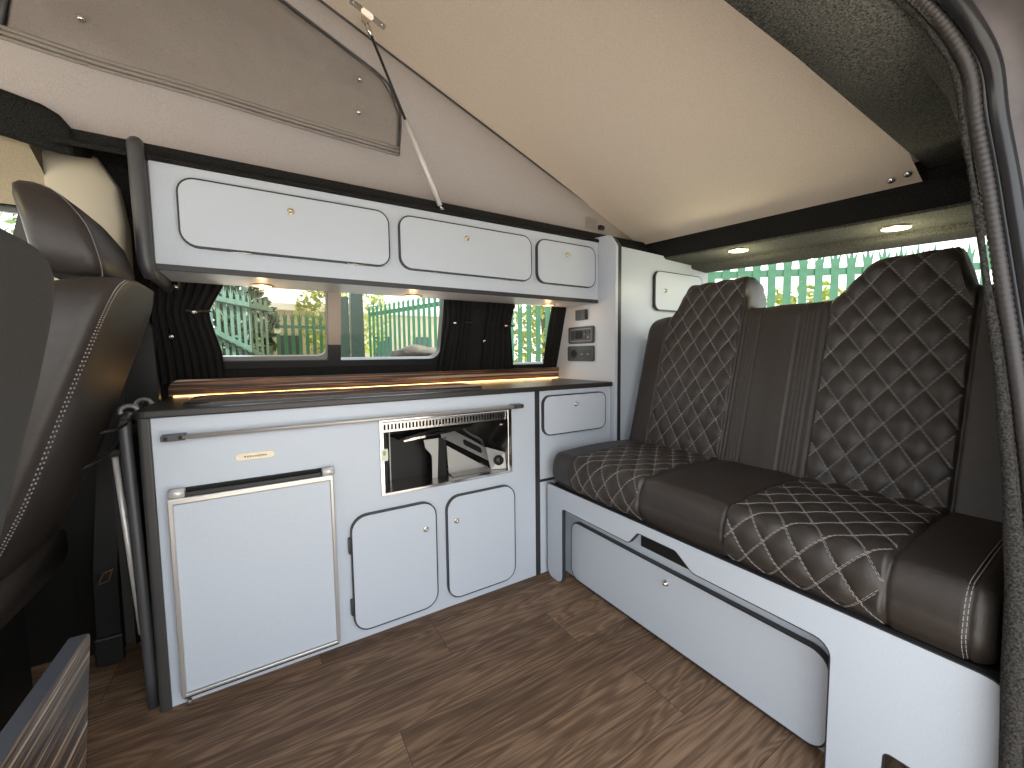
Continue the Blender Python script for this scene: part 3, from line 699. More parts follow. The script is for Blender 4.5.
def panel_outlet(y0, y1, z0, z1, kind):
    mb = MB(); mb.prism(rrect(y0, z0, y1, z1, .010 if kind else .003, 4), FP, 0, .009 if kind else .012); p = mb.build('socket' if kind == 2 else ('control_panel' if kind == 1 else 'rocker_switch'), 'sock', T, bevel=.0015)
    FQ = FX(1.2965-.0088)
    if kind == 0:
        mb = MB(); ym = (y0+y1)/2; mb.prism([(y0+.006, z0+.005), (ym-.001, z0+.005), (ym-.001, z1-.005), (y0+.006, z1-.005)], FX(1.2965-.0118), 0, .003); mb.prism([(ym+.001, z0+.005), (y1-.006, z0+.005), (y1-.006, z1-.005), (ym+.001, z1-.005)], FX(1.2965-.0118), 0, .004); mb.build('rocker', 'black', p)
    if kind == 1:
        L_ = y1-y0; mb = MB(); mb.ring(rrect(y0+.012, z0+.010, y1-.012, z1-.010, .005, 3), rrect(y0+.016, z0+.014, y1-.016, z1-.014, .004, 3), FQ, 0, .001); mb.build('bezel', 'key', p)
        # the far side (larger y) is the left of the panel as seen
        mb = MB(); mb.prism(rrect(y1-.105, z0+.022, y1-.055, z1-.02, .003, 3), FQ, 0, .001); mb.build('display', 'blackm', p)
        mb = MB(); mb.prism(rrect(y1-.042, z0+.022, y1-.028, z1-.022, .002, 3), FQ, 0, .003); mb.build('rocker', 'black', p)
        for dy in (.120, .145):
            for dz in (.022, .048):
                mb = MB(); mb.prism(rrect(y1-dy-.008, z0+dz, y1-dy+.008, z0+dz+.012, .002, 3), FQ, 0, .003); mb.build('button', 'black' if (dy, dz) != (.145, .022) else 'key', p)
    if kind == 2:
        mb = MB(); mb.ring(rrect(y1-.075, z0+.012, y1-.022, z1-.012, .026, 5), rrect(y1-.070, z0+.017, y1-.027, z1-.017, .021, 5), FQ, 0, .002); mb.build('socket_ring', 'black', p)
        mb = MB(); mb.prism(rrect(y1-.070, z0+.017, y1-.027, z1-.017, .021, 5), FQ, 0, .0006); mb.build('socket_hole', 'blackm', p)
        for dy in (.108, .150):
            mb = MB(); mb.prism(rrect(y1-dy-.015, z0+.022, y1-dy+.015, z1-.02, .003, 3), FQ, 0, .0015); mb.build('power_inlet', 'black', p)
            mb = MB(); mb.prism(rrect(y1-dy-.008, z0+.030, y1-dy+.008, z0+.036, .001, 2), FQ, .0015, .0025); mb.build('pin', 'key', p)
panel_outlet(1.424, 1.500, 1.040, 1.088, 0); panel_outlet(1.378, 1.556, .929, 1.009, 1); panel_outlet(1.377, 1.562, .845, .918, 2)

# ------------------------------------------------------------------ bench seat (folding bed)
T = thing('bench_seat', 'wide dark brown quilted leather bench with pale blue base and drawer', 'bench', (1.2, .65, 0))
U = fillet([(1.254, .0, .03), (1.254, .372, .012), (.10, .372, .035), (.075, .20), (.07, 0), (.231, 0), (.231, .155, .012), (.11, .155, .012), (.11, .0), (.312, 0)][:1] +
           [(1.254, .372, .012), (.082, .372, .045), (.066, .02), (.130, .02), (.130, .148, .01), (.232, .148, .012), (.234, .0), (.316, 0), (.316, .300, .03), (.620, .302, .02), (.672, .341, .018), (.803, .341, .018), (.838, .297, .018), (1.163, .297, .012), (1.163, 0, .03)], 5)
mb = MB(); mb.prism(U, FX(.945), 0, .015, 0, 1); S_ = mb.build('front_panel', ['board', 'edge'], T)
mb = MB(); mb.ring(offset(U, .003), U, FX(.945), .0004, .0146); mb.build('edge_trim', 'edge', S_)
mb = MB(); mb.prism([(.316, 0), (1.25, 0), (1.25, .30), (.316, .30)], FX(1.005), -.016, 0); mb.build('carcass_panel', 'board', T)
mb = MB(); mb.prism(fillet([(.62, .300), (.672, .338), (.803, .338), (.838, .298)]), FX(1.003), 0, .001); 
mb = MB(); mb.prism([(.60, .262), (.85, .262), (.85, .345), (.60, .345)], FX(1.0045), 0, .003); mb.build('handle_recess', 'blackm', T)
P = rrect(.338, .012, 1.174, .232, .036)
door(T, FX(1.004), P, thick=.017, knobs=[(.742, .196)], name='drawer', lip=.0045)
mb = MB(); mb.box(.960, .075, .352, 1.40, 1.245, .371); mb.build('seat_board', 'black', T)
mb = MB(); mb.box(.965, .07, 0, 1.9, .085, .35); mb.build('side_panel', 'black', T)

P1, P2 = (.792, 1.103), (.238, .536)
DA, DB = .0690, .094
def pillow(a, b, da, db):
    p = a/da+b/db; q = a/da-b/db
    return np.sqrt(np.abs(np.sin(PI*p)*np.sin(PI*q)))
def sst(a, b, x): t = np.clip((x-a)/(b-a), 0, 1); return t*t*(3-2*t)
# --- cushion
prof_c = [(.946, .376)]
for t in np.linspace(0, 1, 8)[1:]: prof_c.append((.946-.028*math.sin(PI*t*.62), .376+.066*t))
cx, cz, r_ = .958, .462, .05
base = prof_c[-1]
for t in np.linspace(0, PI/2, 10)[1:]: prof_c.append((cx-(cx-base[0])*math.cos(t), base[1]+(.507-base[1])*math.sin(t)))
for x in np.linspace(1.0, 1.36, 12): prof_c.append((x, .507+.008*math.sin(PI*min(1, (x-.958)/.40))))
pc = np.array(prof_c); sl = np.concatenate([[0], np.cumsum(np.linalg.norm(np.diff(pc, axis=0), axis=1))])
CY0, CY1 = .112, 1.222
def cush(y, s, lift=0.0):
    x = np.interp(s, sl, pc[:, 0]); z = np.interp(s, sl, pc[:, 1]); e = .004
    tx = np.interp(s+e, sl, pc[:, 0])-np.interp(s-e, sl, pc[:, 0]); tz = np.interp(s+e, sl, pc[:, 1])-np.interp(s-e, sl, pc[:, 1])
    l = np.sqrt(tx*tx+tz*tz)+1e-9; nx, nz = -tz/l, tx/l
    d = np.zeros_like(y)
    for (q0, q1) in (P1, P2):
        m_ = sst(q0, q0+.006, y)*(1-sst(q1-.006, q1, y))
        h = .0085*pillow(y-q0, s, DA, .092)*(.25+.75*sst(.0, .045, s))
        d = d+m_*h-.005*np.exp(-((y-q0)/.004)**2)-.005*np.exp(-((y-q1)/.004)**2)
    plain = sst(P2[1]+.01, P2[1]+.06, y)*(1-sst(P1[0]-.06, P1[0]-.01, y)); d = d+.004*plain
    rnd = np.minimum(y-CY0, CY1-y); k = np.clip(1-rnd/.035, 0, 1); drop = .035*(1-np.sqrt(np.clip(1-k*k, 0, 1)))
    d = d-drop*.6-.004*np.exp(-((y-.1385)/.003)**2)
    d = d+lift
    return np.stack([x+nx*d, y, z+nz*d], -1)
ny, ns = 330, 150
yy = np.linspace(CY0, CY1, ny); ss = np.linspace(0, sl[-1], ns)
Yg, Sg = np.meshgrid(yy, ss); G = cush(Yg, Sg)
mb = MB(); mb.grid(G, flip=True)
for j, fl_ in ((0, False), (ny-1, True)):
    row = [tuple(G[i, j]) for i in range(0, ns)]; row += [(1.36, row[-1][1], .376)]
    mb.add(row, [tuple(range(len(row))) if not fl_ else tuple(range(len(row)-1, -1, -1))])
mb.add([tuple(G[0, 0]), tuple(G[0, -1]), (1.36, G[0, -1][1], .376), (1.36, G[0, 0][1], .376)], [(0, 1, 2, 3)])
C_ = mb.build('seat_cushion', 'leather', T)
def stitch(mb, fn, pts, dash=.0075, gap=.0025, w=.0011, h=.0009):
    """pts: list of (a,b) surface parameters; lays short raised stitches along the line"""
    pts = np.array(pts); S = fn(pts[:, 0], pts[:, 1], .0004)
    acc = np.concatenate([[0], np.cumsum(np.linalg.norm(np.diff(S, axis=0), axis=1))])
    if acc[-1] < .006: return
    U_ = fn(pts[:, 0], pts[:, 1], .0104)-S
    def at(s): return V(*(np.interp(s, acc, S[:, c]) for c in range(3))), unit(V(*(np.interp(s, acc, U_[:, c]) for c in range(3))))
    s = .001
    while s+dash < acc[-1]:
        p0, u0 = at(s); p1, u1 = at(s+dash); t = unit(p1-p0); q = np.cross(t, u0)*w/2
        mb.add([p0-q, p0+q, p1+q, p1-q, p0+t*.001-q*.6+u0*h, p0+t*.001+q*.6+u0*h, p1-t*.001+q*.6+u1*h, p1-t*.001-q*.6+u1*h], [(4, 5, 6, 7), (0, 1, 5, 4), (1, 2, 6, 5), (2, 3, 7, 6), (3, 0, 4, 7)])
        s += dash+gap
def diag_lines(q0, q1, s0, s1, da, db, b0=0.0, top=None):
    out = []
    for fam in (1, -1):
        K = int((q1-q0)/da+(s1-s0)/db)+3
        for k in range(-K, K+1):
            for off in (-.0016, .0016):
                L_ = []
                for t in np.linspace(0, 1, 90):
                    s = s0+(s1-s0)*t; a = (k-fam*(s-b0)/db)*da+off
                    ok = .003 < a < q1-q0-.003 and (top is None or s < top(q0+a))
                    if ok: L_.append((q0+a, s))
                    elif len(L_) > 1: break
                if len(L_) > 2: out.append(L_)
    return out
mb = MB()
for (q0, q1) in (P1, P2):
    for L_ in diag_lines(q0, q1, .004, sl[-1]-.03, DA, .092): stitch(mb, cush, L_)
mb.build('stitching', 'thread', C_)
mb = MB()
for yv in (.1405, .1445): stitch(mb, cush, [(yv, s) for s in np.linspace(.002, sl[-1]-.02, 60)])
mb.build('end_stitching', 'dthread', C_)
# --- backrest
BY0, BY1, BZ = .10, 1.212, .455
def topz(y):
    y = np.asarray(y, float)
    b1 = sst(.772, .812, y)*(1-sst(1.022, 1.095, y)); b2 = sst(.246, .290, y)*(1-sst(.430, .548, y))
    z = 1.043+.118*b1+.104*b2-.012*sst(1.12, 1.21, y)
    k = np.clip(1-(BY1-y)/.04, 0, 1); z = z-.04*(1-np.sqrt(np.clip(1-k*k, 0, 1)))
    return z
def back(y, z, lift=0.0):
    tz = topz(y); x = 1.322+.25*(z-.5)
    d = np.zeros_like(y)
    for (q0, q1) in (P1, P2):
        m_ = sst(q0, q0+.006, y)*(1-sst(q1-.006, q1, y))
        d = d+m_*(.010*pillow(y-q0, z-.5, DA*1.0, DB))-.006*np.exp(-((y-q0)/.004)**2)-.006*np.exp(-((y-q1)/.004)**2)
    for (c0, c1) in ((.727, .780), (.556, .612)):                         # ribbed bands
        m_ = sst(c0, c0+.003, y)*(1-sst(c1-.003, c1, y)); d = d+m_*(.0014*np.cos((y-c0)/(c1-c0)*2*PI*5)-.002)
        d = d-.004*np.exp(-((y-c0)/.003)**2)-.004*np.exp(-((y-c1)/.003)**2)
    d = d+.005*sst(.612, .665, y)*(1-sst(.675, .727, y))*sst(.46, .52, z)
    k = np.clip(1-(tz-z)/.045, 0, 1); rb = .045*(1-np.sqrt(np.clip(1-k*k, 0, 1)))
    e = np.minimum(BY1-y, y-BY0); k2 = np.clip(1-e/.035, 0, 1); rb = rb+.035*(1-np.sqrt(np.clip(1-k2*k2, 0, 1)))
    d = d-rb+lift
    return np.stack([x-d*.97, y, z+d*.24], -1)
ny, nz = 340, 190
yy = np.linspace(BY0, BY1, ny); tt = np.linspace(0, 1, nz); tt = 1-(1-tt)**1.25
Yg, Tg = np.meshgrid(yy, tt); Zg = BZ+(topz(Yg)-BZ)*Tg; G = back(Yg, Zg)
mb = MB(); mb.grid(G, flip=True)
off = V(.085, 0, -.02)
Bk = np.stack([G[0]+off, G[-1]+off]); mb.grid(Bk, flip=False)
mb.grid(np.stack([G[-1], G[-1]+V(.03, 0, .001), G[-1]+off]), flip=True)
mb.grid(np.stack([G[0]+off, G[0]]), flip=True)
for j, f_ in ((0, True), (ny-1, False)):
    mb.grid(np.stack([G[:, j], G[:, j]+off]), flip=f_)
B_ = mb.build('backrest', 'leather', T)
mb = MB()
for (q0, q1) in (P1, P2):
    for L_ in diag_lines(q0, q1, .505, 1.17, DA, DB, .5, top=lambda y: float(topz(y))-.012): stitch(mb, back, L_)
mb.build('stitching', 'dthread', B_)

# ------------------------------------------------------------------ raised-roof fittings
# zipped-up canvas window cover on the far canvas
fb = [(-.52, 1.604), (-.469, 1.603), (-.309, 1.590), (-.114, 1.585), (.126, 1.572), (.415, 1.563)]
ft = [(-.50, 2.16), (-.30, 2.085), (-.09, 1.995), (.09, 1.918), (.25, 1.854), (.38, 1.799)]
def bez(pts, t): 
    k = t*(len(pts)-1); i = min(int(k), len(pts)-2); f = k-i; return V(*pts[i])*(1-f)+V(*pts[i+1])*f
T = thing('canvas_window_flap', 'grey canvas window cover with press studs on the raised roof side', 'window cover', (-.05, 1.40, 1.58))
fo = [(-.470, 1.603), (-.309, 1.590), (-.114, 1.585), (.126, 1.572), (.424, 1.562), (.434, 1.697), (.412, 1.752), (.38, 1.797), (.25, 1.854), (.09, 1.920), (-.09, 1.998), (-.30, 2.085), (-.40, 2.12), (-.43, 1.95), (-.448, 1.72)]
def gridpoly(poly, n=34):
    # fill from a left chain to a right chain along rows
    c = np.array(poly); ctr = c.mean(0); rings = []
    K = 120; acc = np.concatenate([[0], np.cumsum(np.linalg.norm(np.diff(np.vstack([c, c[:1]]), axis=0), axis=1))]); cc = np.vstack([c, c[:1]])
    s = np.linspace(0, acc[-1], K, endpoint=False); B = np.stack([np.interp(s, acc, cc[:, 0]), np.interp(s, acc, cc[:, 1])], -1)
    for k in range(n): rings.append(ctr+(B-ctr)*(1-k/n))
    return rings
rings = gridpoly(fo); mb = MB()
def fy(a, b, k):
    edge = min(1, k/5); return 1.4145-edge*(.007+.004*math.sin(9*a+3*b)*math.sin(6*b+2*a)+.003*math.sin(23*a-14*b))
R3 = [[(p[0], fy(p[0], p[1], k), p[1]) for p in r] for k, r in enumerate(rings)]
mb.loft(R3); FL = mb.build('cover', 'flap', T)
mb = MB()
def fy0(z): return 1.4075
for q in (0, .011, .022): mb.tube(smooth_path([(a, 1.4075, b+q) for a, b in fo[:5]], 4), .0052 if q else .004, 6)
mb.build('hem', 'flap', T)
mb = MB(); mb.tube(smooth_path([(a, 1.408, b) for a, b in fo[4:13]], 4), .0042, 6); mb.tube([(fo[0][0]-.004, 1.41, fo[0][1]), (fo[14][0]-.004, 1.41, fo[14][1]), (fo[13][0]-.004, 1.41, fo[13][1])], .007, 6); mb.build('binding', 'dgrey', T)
for x, z in ((-.333, 1.692), (.303, 1.764), (.296, 1.661)):
    mb = MB(); mb.lathe([(.008, 0), (.008, .006), (.005, .010), (.0005, .011)], (x, 1.404, z), (0, -1, .1), 14); mb.build('press_stud', 'chrome', T)
# gas strut from the locker top to the roof board
T = thing('gas_strut', 'silver and black gas strut from the locker top up to the sloping roof', 'strut', (.561, 1.365, 1.385))
pa = V(.561, 1.372, 1.395); pb = V(.318, 1.34, roofz(.318)-.035); pm = pa+(pb-pa)*.52
mb = MB(); mb.tube([pa+(pm-pa)*.05, pm], .0085, 14); mb.build('cylinder', 'silver', T)
mb = MB(); mb.tube([pm, pb], .0045, 10); mb.build('rod', 'black', T)
mb = MB(); mb.tube([pa-V(0, 0, .0), pa+(pm-pa)*.06], .005, 10); mb.lathe([(.001, -.008), (.006, -.006), (.008, 0), (.006, .006), (.001, .008)], pa, (0, 1, 0), 12); mb.build('ball_joint', 'chrome', T)
sx = unit((1, 0, SL)); nz_ = unit((SL, 0, -1))
ctr = V(.322, 1.335, roofz(.322))
FB = (ctr, sx, V(0, 1, 0), nz_)
mb = MB(); mb.prism(rrect(-.055, -.012, .055, .012, .004, 3), FB, .0005, .004); BR = mb.build('bracket', 'nickel', T)
mb = MB(); mb.prism([(-.022, 0), (.020, 0), (.004, .034), (-.010, .034)], (ctr, sx, nz_, V(0, -1, 0)), -.004, .0); mb.build('bracket_web', 'nickel', BR)
mb = MB(); mb.tube([pb-unit(pb-pm)*.03, pb+unit(pb-pm)*.004], .0075, 10); mb.build('clevis', 'chrome', T)
for dx in (-.044, .044):
    mb = MB(); mb.lathe([(.005, 0), (.005, .002), (.001, .003)], ctr+sx*dx+nz_*.004, nz_, 10); mb.build('screw', 'chrome', BR)
# roof hinge bolts at the rear edge
for (x, y, z) in ((1.600, .452, 1.381), (1.592, .4146, 1.383)):
    mb = MB(); mb.lathe([(.011, 0), (.011, .004), (.006, .010), (.0005, .011)], (x, y, z), (-.6, 0, -.8), 14); o = mb.build('roof_bolt', 'chrome')
    tag(o, ('left' if y > .44 else 'right')+' one of two domed chrome bolts at the rear roof edge', 'bolt', 'bolts on the rear roof edge')
mb = MB(); mb.box(1.345, 1.395, 1.452, 1.375, 1.418, 1.472); tag(mb.build('strap_buckle', 'black', bevel=.004), 'small black buckle in the rear corner of the roof canvas', 'buckle')
mb = MB(); mb.prism(rrect(1.27, 1.45, 1.34, 1.50, .004, 3), FY(1.412), 0, .002); tag(mb.build('canvas_patch', 'canvas'), 'small square stitched patch of canvas beside the black buckle', 'patch')
# rear downlights
for (x, y, lab) in ((1.70, .955, 'round yellowish downlight in the rear header, nearer the tall cupboard'), (1.755, .478, 'round yellowish downlight in the rear header, above the right headrest of the bench')):
    T = thing('downlight', lab, 'light', (x, y, zr(y)-.006), 'downlights in the rear header')
    zz = zr(y)-(x-1.645)/.19*.008
    mb = MB(); mb.lathe([(.040, .0), (.040, .003), (.036, .005)], (x, y, zz+.0005), (0, .0555, -1), 24); mb.build('bezel', 'brass', T)
    mb = MB(); mb.lathe([(.036, .001), (.036, .0055), (.001, .006)], (x, y, zz), (0, .0555, -1), 24); mb.build('lamp_face', 'lampg', T)

# ------------------------------------------------------------------ curtains
def curtain(name, label, lx, rx, pleats, studs=(), tie=None, ybase=-.022, zs=(.80, 1.116)):
    T = thing(name, label, 'curtain', ((lx(.9)+rx(.9))/2, wy(.9)-.03, zs[0]), 'black curtains at the side windows')
    R_, C2 = 26, pleats*8+1; G = np.zeros((R_, C2, 3))
    for i in range(R_):
        z = zs[0]+(zs[1]-zs[0])*i/(R_-1)
        for j in range(C2):
            t = j/(C2-1); x = lx(z)+(rx(z)-lx(z))*t
            G[i, j] = (x, wy(z)+ybase-.008*math.sin(2*PI*pleats*t)-.003*math.sin(2*PI*pleats*.37*t+4*z), z)
    mb = MB(); mb.grid(G); mb.build('cloth', 'curtain', T, solid=.0025)
    if tie:
        z = tie; mb = MB(); mb.tube([(lx(z)*.35+rx(z)*.65, wy(z)-.050, z+.001), (lx(z)*.2+rx(z)*.8, wy(z)-.050, z), (rx(z)+.002, wy(z)-.046, z+.002), (rx(z)+.006, wy(z)-.02, z+.004)], .004, 6); mb.build('tie_back', 'black', T)
    for x, z in studs:
        mb = MB(); mb.lathe([(.007, 0), (.007, .004), (.004, .008), (.0005, .0085)], (x, wy(z)-.052, z), (0, -1, 0), 12); mb.build('stud', 'chrome', T)
curtain('curtain', 'black pleated curtain tied back at the left end of the side window', lambda z: -.30, lambda z: np.interp(z, [.80, .90, 1.0, 1.03, 1.13], [-.112, -.118, -.140, -.142, -.088]), 9, [(-.176, 1.022), (-.236, .948)], 1.025)
curtain('curtain', 'black pleated curtain gathered at the right of the main side window', lambda z: np.interp(z, [.80, .9, 1.02, 1.13], [.640, .655, .668, .655]), lambda z: .775, 5, [(.690, 1.015)], 1.02)
curtain('curtain', 'black curtain left of the narrow window that shows green fence', lambda z: np.interp(z, [.80, 1.0, 1.13], [.855, .855, .86]), lambda z: np.interp(z, [.80, .9, 1.0, 1.06, 1.13], [1.030, 1.008, .985, .985, .997]), 5, [(.835, .942), (.938, 1.010)], 1.01)
curtain('curtain', 'black curtain between the narrow window and the socket panel', lambda z: np.interp(z, [.80, 1.0, 1.13], [1.203, 1.200, 1.205]), lambda z: 1.292, 4, [], None)

# ------------------------------------------------------------------ front seats
def se_ring(c, ex, ey, hx, hy, n=40, e=.55):
    out = []
    for k in range(n):
        t = 2*PI*k/n; ct, st_ = math.cos(t), math.sin(t)
        out.append(V(*c)+ex*hx*math.copysign(abs(ct)**e, ct)+ey*hy*math.copysign(abs(st_)**e, st_))
    return out
def front_seat(label, rx, yi, yo, ztop, lean, zfoot, headz=None, rows=None, twist=0.0):
    """rx(z): x of the rear face; yi / yo inner and outer side"""
    yc = (yi+yo)/2; hw = (yo-yi)/2
    T = thing('front_seat', label, 'seat', (rx(.4)-.25, yc, 0), 'front seats')
    ex = V(1, 0, 0); ey = V(0, 1, 0); mb = MB(); rings = []
    for z, th, w_, e in rows:
        rings.append(se_ring((rx(z)-th/2, yc, z), ex, ey, th/2, hw*w_, 56, e))
    mb.loft(rings); B = mb.build('backrest', 'seatcloth' if 'left edge' in label else 'leather', T)
    # twin stitched seam down the inner rear corner
    mb2 = MB()
    for ang in (.262*PI, .222*PI):
        pts = []
        for z, th, w_, e in rows[1:-1]:
            pts.append(V(rx(z)-th/2+th/2*math.cos(ang)**e+.0010, yc-hw*w_*math.sin(ang)**e-.0012, z))
        pts = smooth_path(pts, 40)
        for i in range(0, len(pts)-1, 2): mb2.tube([pts[i], pts[i]*.3+pts[i+1]*.7], .0012, 5)
    mb2.build('stitching', 'thread', B)
    # headrest
    if headz:
        hz0, hz1, hx, hth = headz; rr = []
        for t, th, w_, dx in ((0, .75, .80, 0), (.04, .92, .92, 0), (.25, 1.0, 1.0, -.004), (.55, .94, .98, -.012), (.80, .76, .90, -.026), (.93, .55, .78, -.036), (1.0, .3, .6, -.044)):
            z = hz0+(hz1-hz0)*t; rr.append(se_ring((hx+dx*1.4-hth*.06+(z-hz0)*(-lean)*0, yc, z), ex, ey, hth/2*th, (hw*.72 if yi > .5 else .12)*w_, 48, .42))
        mb = MB(); mb.loft(rr); H_ = mb.build('headrest', 'leather', T)
        mb = MB(); pts = [r[int(48*.86)]*1.0+V(.001, -.001, 0) for r in rr]; pts = smooth_path(pts, 30)
        for i in range(0, len(pts)-1, 2): mb.tube([pts[i], pts[i+1]], .0009, 5)
        mb.build('stitching', 'dthread', H_)
        for dy in (-.06, .06):
            mb = MB(); mb.tube([(hx-.01, yc+dy, hz0+.05), (hx-.02, yc+dy, hz0-.06)], .006, 8); mb.build('headrest_post', 'chrome', T)
    # seat pad and pedestal
    mb = MB(); xr = rx(.5)-(.02 if yi > .5 else .06); rings = []
    for x, hz, zc in ((xr, .05, .42), (xr-.04, .07, .42), (xr-.25, .075, .425), (xr-.45, .075, .44), (xr-.52, .06, .44), (xr-.54, .03, .44)):
        rings.append(se_ring((x, yc, zc), ey, V(0, 0, 1), hw*1.02, hz, 40, .5))
    mb.loft(rings); mb.build('seat_pad', 'leather', T)
    mb = MB(); mb.box(xr-.48, yi+.05, .0, xr-.06, yo-.05, .35); mb.build('pedestal', 'black', T, bevel=.01)
def rxd(z): return -.233+.355*(z-1.02)-.10*max(0, .62-z)
front_seat('dark leather driver seat with a tall headrest, beside the left end of the kitchen', rxd, 1.05, 1.44, 1.05, .355, 0,
           (1.045, 1.222, -.303, .110), [(.44, .07, .94, .6), (.50, .13, .99, .45), (.62, .16, 1.0, .3), (.80, .16, 1.0, .3), (.95, .15, .97, .3), (1.00, .135, .93, .35), (1.025, .115, .86, .45), (1.04, .08, .76, .6), (1.046, .03, .62, .7)])
def rxp(z): return -.176+.23*(z-.92)
front_seat('dark grey cloth passenger seat back at the left edge of the photo', rxp, .14, .64, 1.02, .30, 0,
           (1.02, 1.18, -.27, .10), [(.44, .07, .94, .6), (.50, .12, .99, .4), (.62, .14, 1.0, .4), (.80, .14, 1.0, .4), (.85, .13, 1.0, .4), (.905, .12, .985, .42), (.94, .10, .95, .45), (.962, .075, .88, .5), (.974, .04, .75, .6), (.978, .02, .6, .7)])
# ------------------------------------------------------------------ floor-level things by the cab
T = thing('striped_wood_panel', 'striped wood board with dark edge standing upright beside the seats, lower left', 'board', (-.31, .7, 0))
mb = MB(); mb.prism(fillet([(.42, .0), (.91, .0), (1.036, .372, .012), (.42, .386)]), FX(-.303), 0, .026, 0, 1); mb.build('board', ['zeby', 'slateedge'], T, bevel=.002)
T = thing('folding_table', 'folded camping table with dark grey tube legs stowed against the kitchen end', 'table', (-.29, 1.4, 0))
mb = MB(); mb.prism(rrect(1.36, .14, 1.585, .66, .015, 4), FX(-.318), 0, .016); mb.build('tabletop', 'plastic', T)
mb = MB(); mb.ring(rrect(1.355, .135, 1.59, .665, .018, 4), rrect(1.362, .142, 1.583, .658, .014, 4), FX(-.317), 0, .018); mb.build('edge_trim', 'black', T)
mb = MB(); mb.tube(smooth_path([(-.296, 1.40, .722), (-.296, 1.345, .738), (-.295, 1.315, .725), (-.293, 1.303, .69), (-.286, 1.300, .40), (-.280, 1.300, .0)], 5), .0125, 12); mb.build('leg', 'dgrey', T)
mb = MB(); mb.tube(smooth_path([(-.296, 1.40, .722), (-.296, 1.50, .722), (-.295, 1.56, .71), (-.293, 1.575, .68), (-.286, 1.575, .30), (-.280, 1.575, .0)], 5), .0125, 12); mb.build('leg', 'dgrey', T)
mb = MB(); mb.tube([(-.318, 1.318, .645), (-.296, 1.316, .19)], .0065, 8); mb.build('strut', 'alu', T)
mb = MB(); mb.tube([(-.300, 1.318, .30), (-.292, 1.312, .12)], .004, 8); mb.build('stay', 'mgrey', T)
for y, z in ((1.325, .752), (1.47, .755)):
    mb = MB(); pts = [(-.288+.016*math.cos(t), y, z+.014*math.sin(t)) for t in np.linspace(-.6, 3.6, 16)]; mb.tube(pts, .0055, 8); mb.box(-.276, y-.008, z-.02, -.266, y+.008, z+.004); mb.build('clip', 'mgrey', T)
mb = MB(); mb.tube(smooth_path([(-.33, 1.16, .655), (-.315, 1.24, .665), (-.300, 1.33, .70), (-.285, 1.44, .745), (-.275, 1.48, .755)], 6), .0028, 6)
mb.tube(smooth_path([(-.30, 1.17, .725), (-.29, 1.26, .722), (-.285, 1.36, .738), (-.285, 1.44, .765)], 6), .0028, 6); mb.build('cord', 'black', T)
T = thing('seat_belt', 'black seat belt hanging with a bright buckle between seat and kitchen', 'seat belt', (-.395, 1.5, .08))
mb = MB(); mb.strip([(-.345, 1.535, 1.0), (-.385, 1.505, .50), (-.398, 1.49, .30), (-.402, 1.49, .10)], (1, .0, 0), .048, .003); mb.build('webbing', 'black', T)
mb = MB(); mb.ring([(-.415, .268), (-.388, .278), (-.378, .310), (-.402, .302)], [(-.408, .274), (-.392, .280), (-.385, .304), (-.400, .297)], FY(1.482), 0, .003); mb.build('buckle', 'chrome', T)
mb = MB(); mb.box(-.432, 1.478, .04, -.372, 1.50, .12); mb.build('anchor', 'black', T, bevel=.006)
mb = MB(); mb.box(-.20, 1.60, 1.098, -.185, 1.615, 1.10)
T = thing('hook', 'tiny bright hook under the left end of the overhead locker', 'hook', (-.205, 1.53, 1.07))
mb = MB(); mb.lathe([(.006, 0), (.006, .006), (.003, .010), (.0005, .0105)], (-.205, 1.50, 1.085), (0, -1, -.2), 12); mb.build('cap', 'chrome', T)
mb = MB(); mb.tube([(-.205, 1.50, 1.085), (-.205, 1.55, 1.085), (-.205, 1.552, 1.109)], .003, 8); mb.build('stem', 'nickel', T)

# ------------------------------------------------------------------ outside
mb = MB(); mb.add([(-60, -60, -.52), (60, -60, -.52), (60, 60, -.52), (-60, 60, -.52)], [(0, 1, 2, 3)]); struct(mb.build('ground', 'tarmac'))
pic = [(-.034, 0), (.034, 0), (.034, 2.17), (.050, 2.29), (.018, 2.22), (0, 2.33), (-.018, 2.22), (-.050, 2.29), (-.034, 2.17)]
pick_mesh = {}
def fence(name, label, p0, p1, mat, zrails=(1.60, .05), gap=.132, cat='fence', brace=False, ztop=1.93):
    p0 = V(*p0, 0); p1 = V(*p1, 0); L_ = np.linalg.norm(p1-p0); d = (p1-p0)/L_; nrm = V(d[1], -d[0], 0)
    ang = math.atan2(d[1], d[0])
    T = thing(name, label, cat, tuple((p0+p1)/2+V(0, 0, -.52)), None)
    n = int(L_/gap); first = None
    for k in range(n+1):
        if first is None:
            mb = MB(); mb.prism(pic, FY(0), 0, .004); mb.box(-.012, .0, 0, .012, .014, 2.15)
            first = mb.build('picket', mat, T, origin=(0, 0, 0)); o = first
        else: o = first.copy(); COL.objects.link(o); o.parent = T
        w_ = p0+d*(k*gap+.03)+V(0, 0, -.52)
        o.location = Vector(w_-WL[T.name]); o.rotation_euler = (0, 0, ang); WL[o.name] = w_
    for z in zrails:
        mb = MB(); a = p0+nrm*-.03+V(0, 0, z); b = p1+nrm*-.03+V(0, 0, z); mb.strip([a, b], (0, 0, 1), .06, .05); mb.build('rail', mat, T)
    if brace:
        mb = MB(); mb.strip([p0+nrm*.035+V(0, 0, 1.56), p1+nrm*.035+V(0, 0, .82)], (0, 0, 1), .06, .04); mb.build('brace', mat, T)
        mb = MB(); mb.strip([p0+nrm*.035+V(0, 0, 1.60), p1+nrm*.035+V(0, 0, 1.60)], (0, 0, 1), .06, .04); mb.build('rail', mat, T)
    return T
fence('palisade_fence', 'green palisade fence seen through the right pane of the side window', (1.56, 7.2), (2.68, 3.22), 'green')
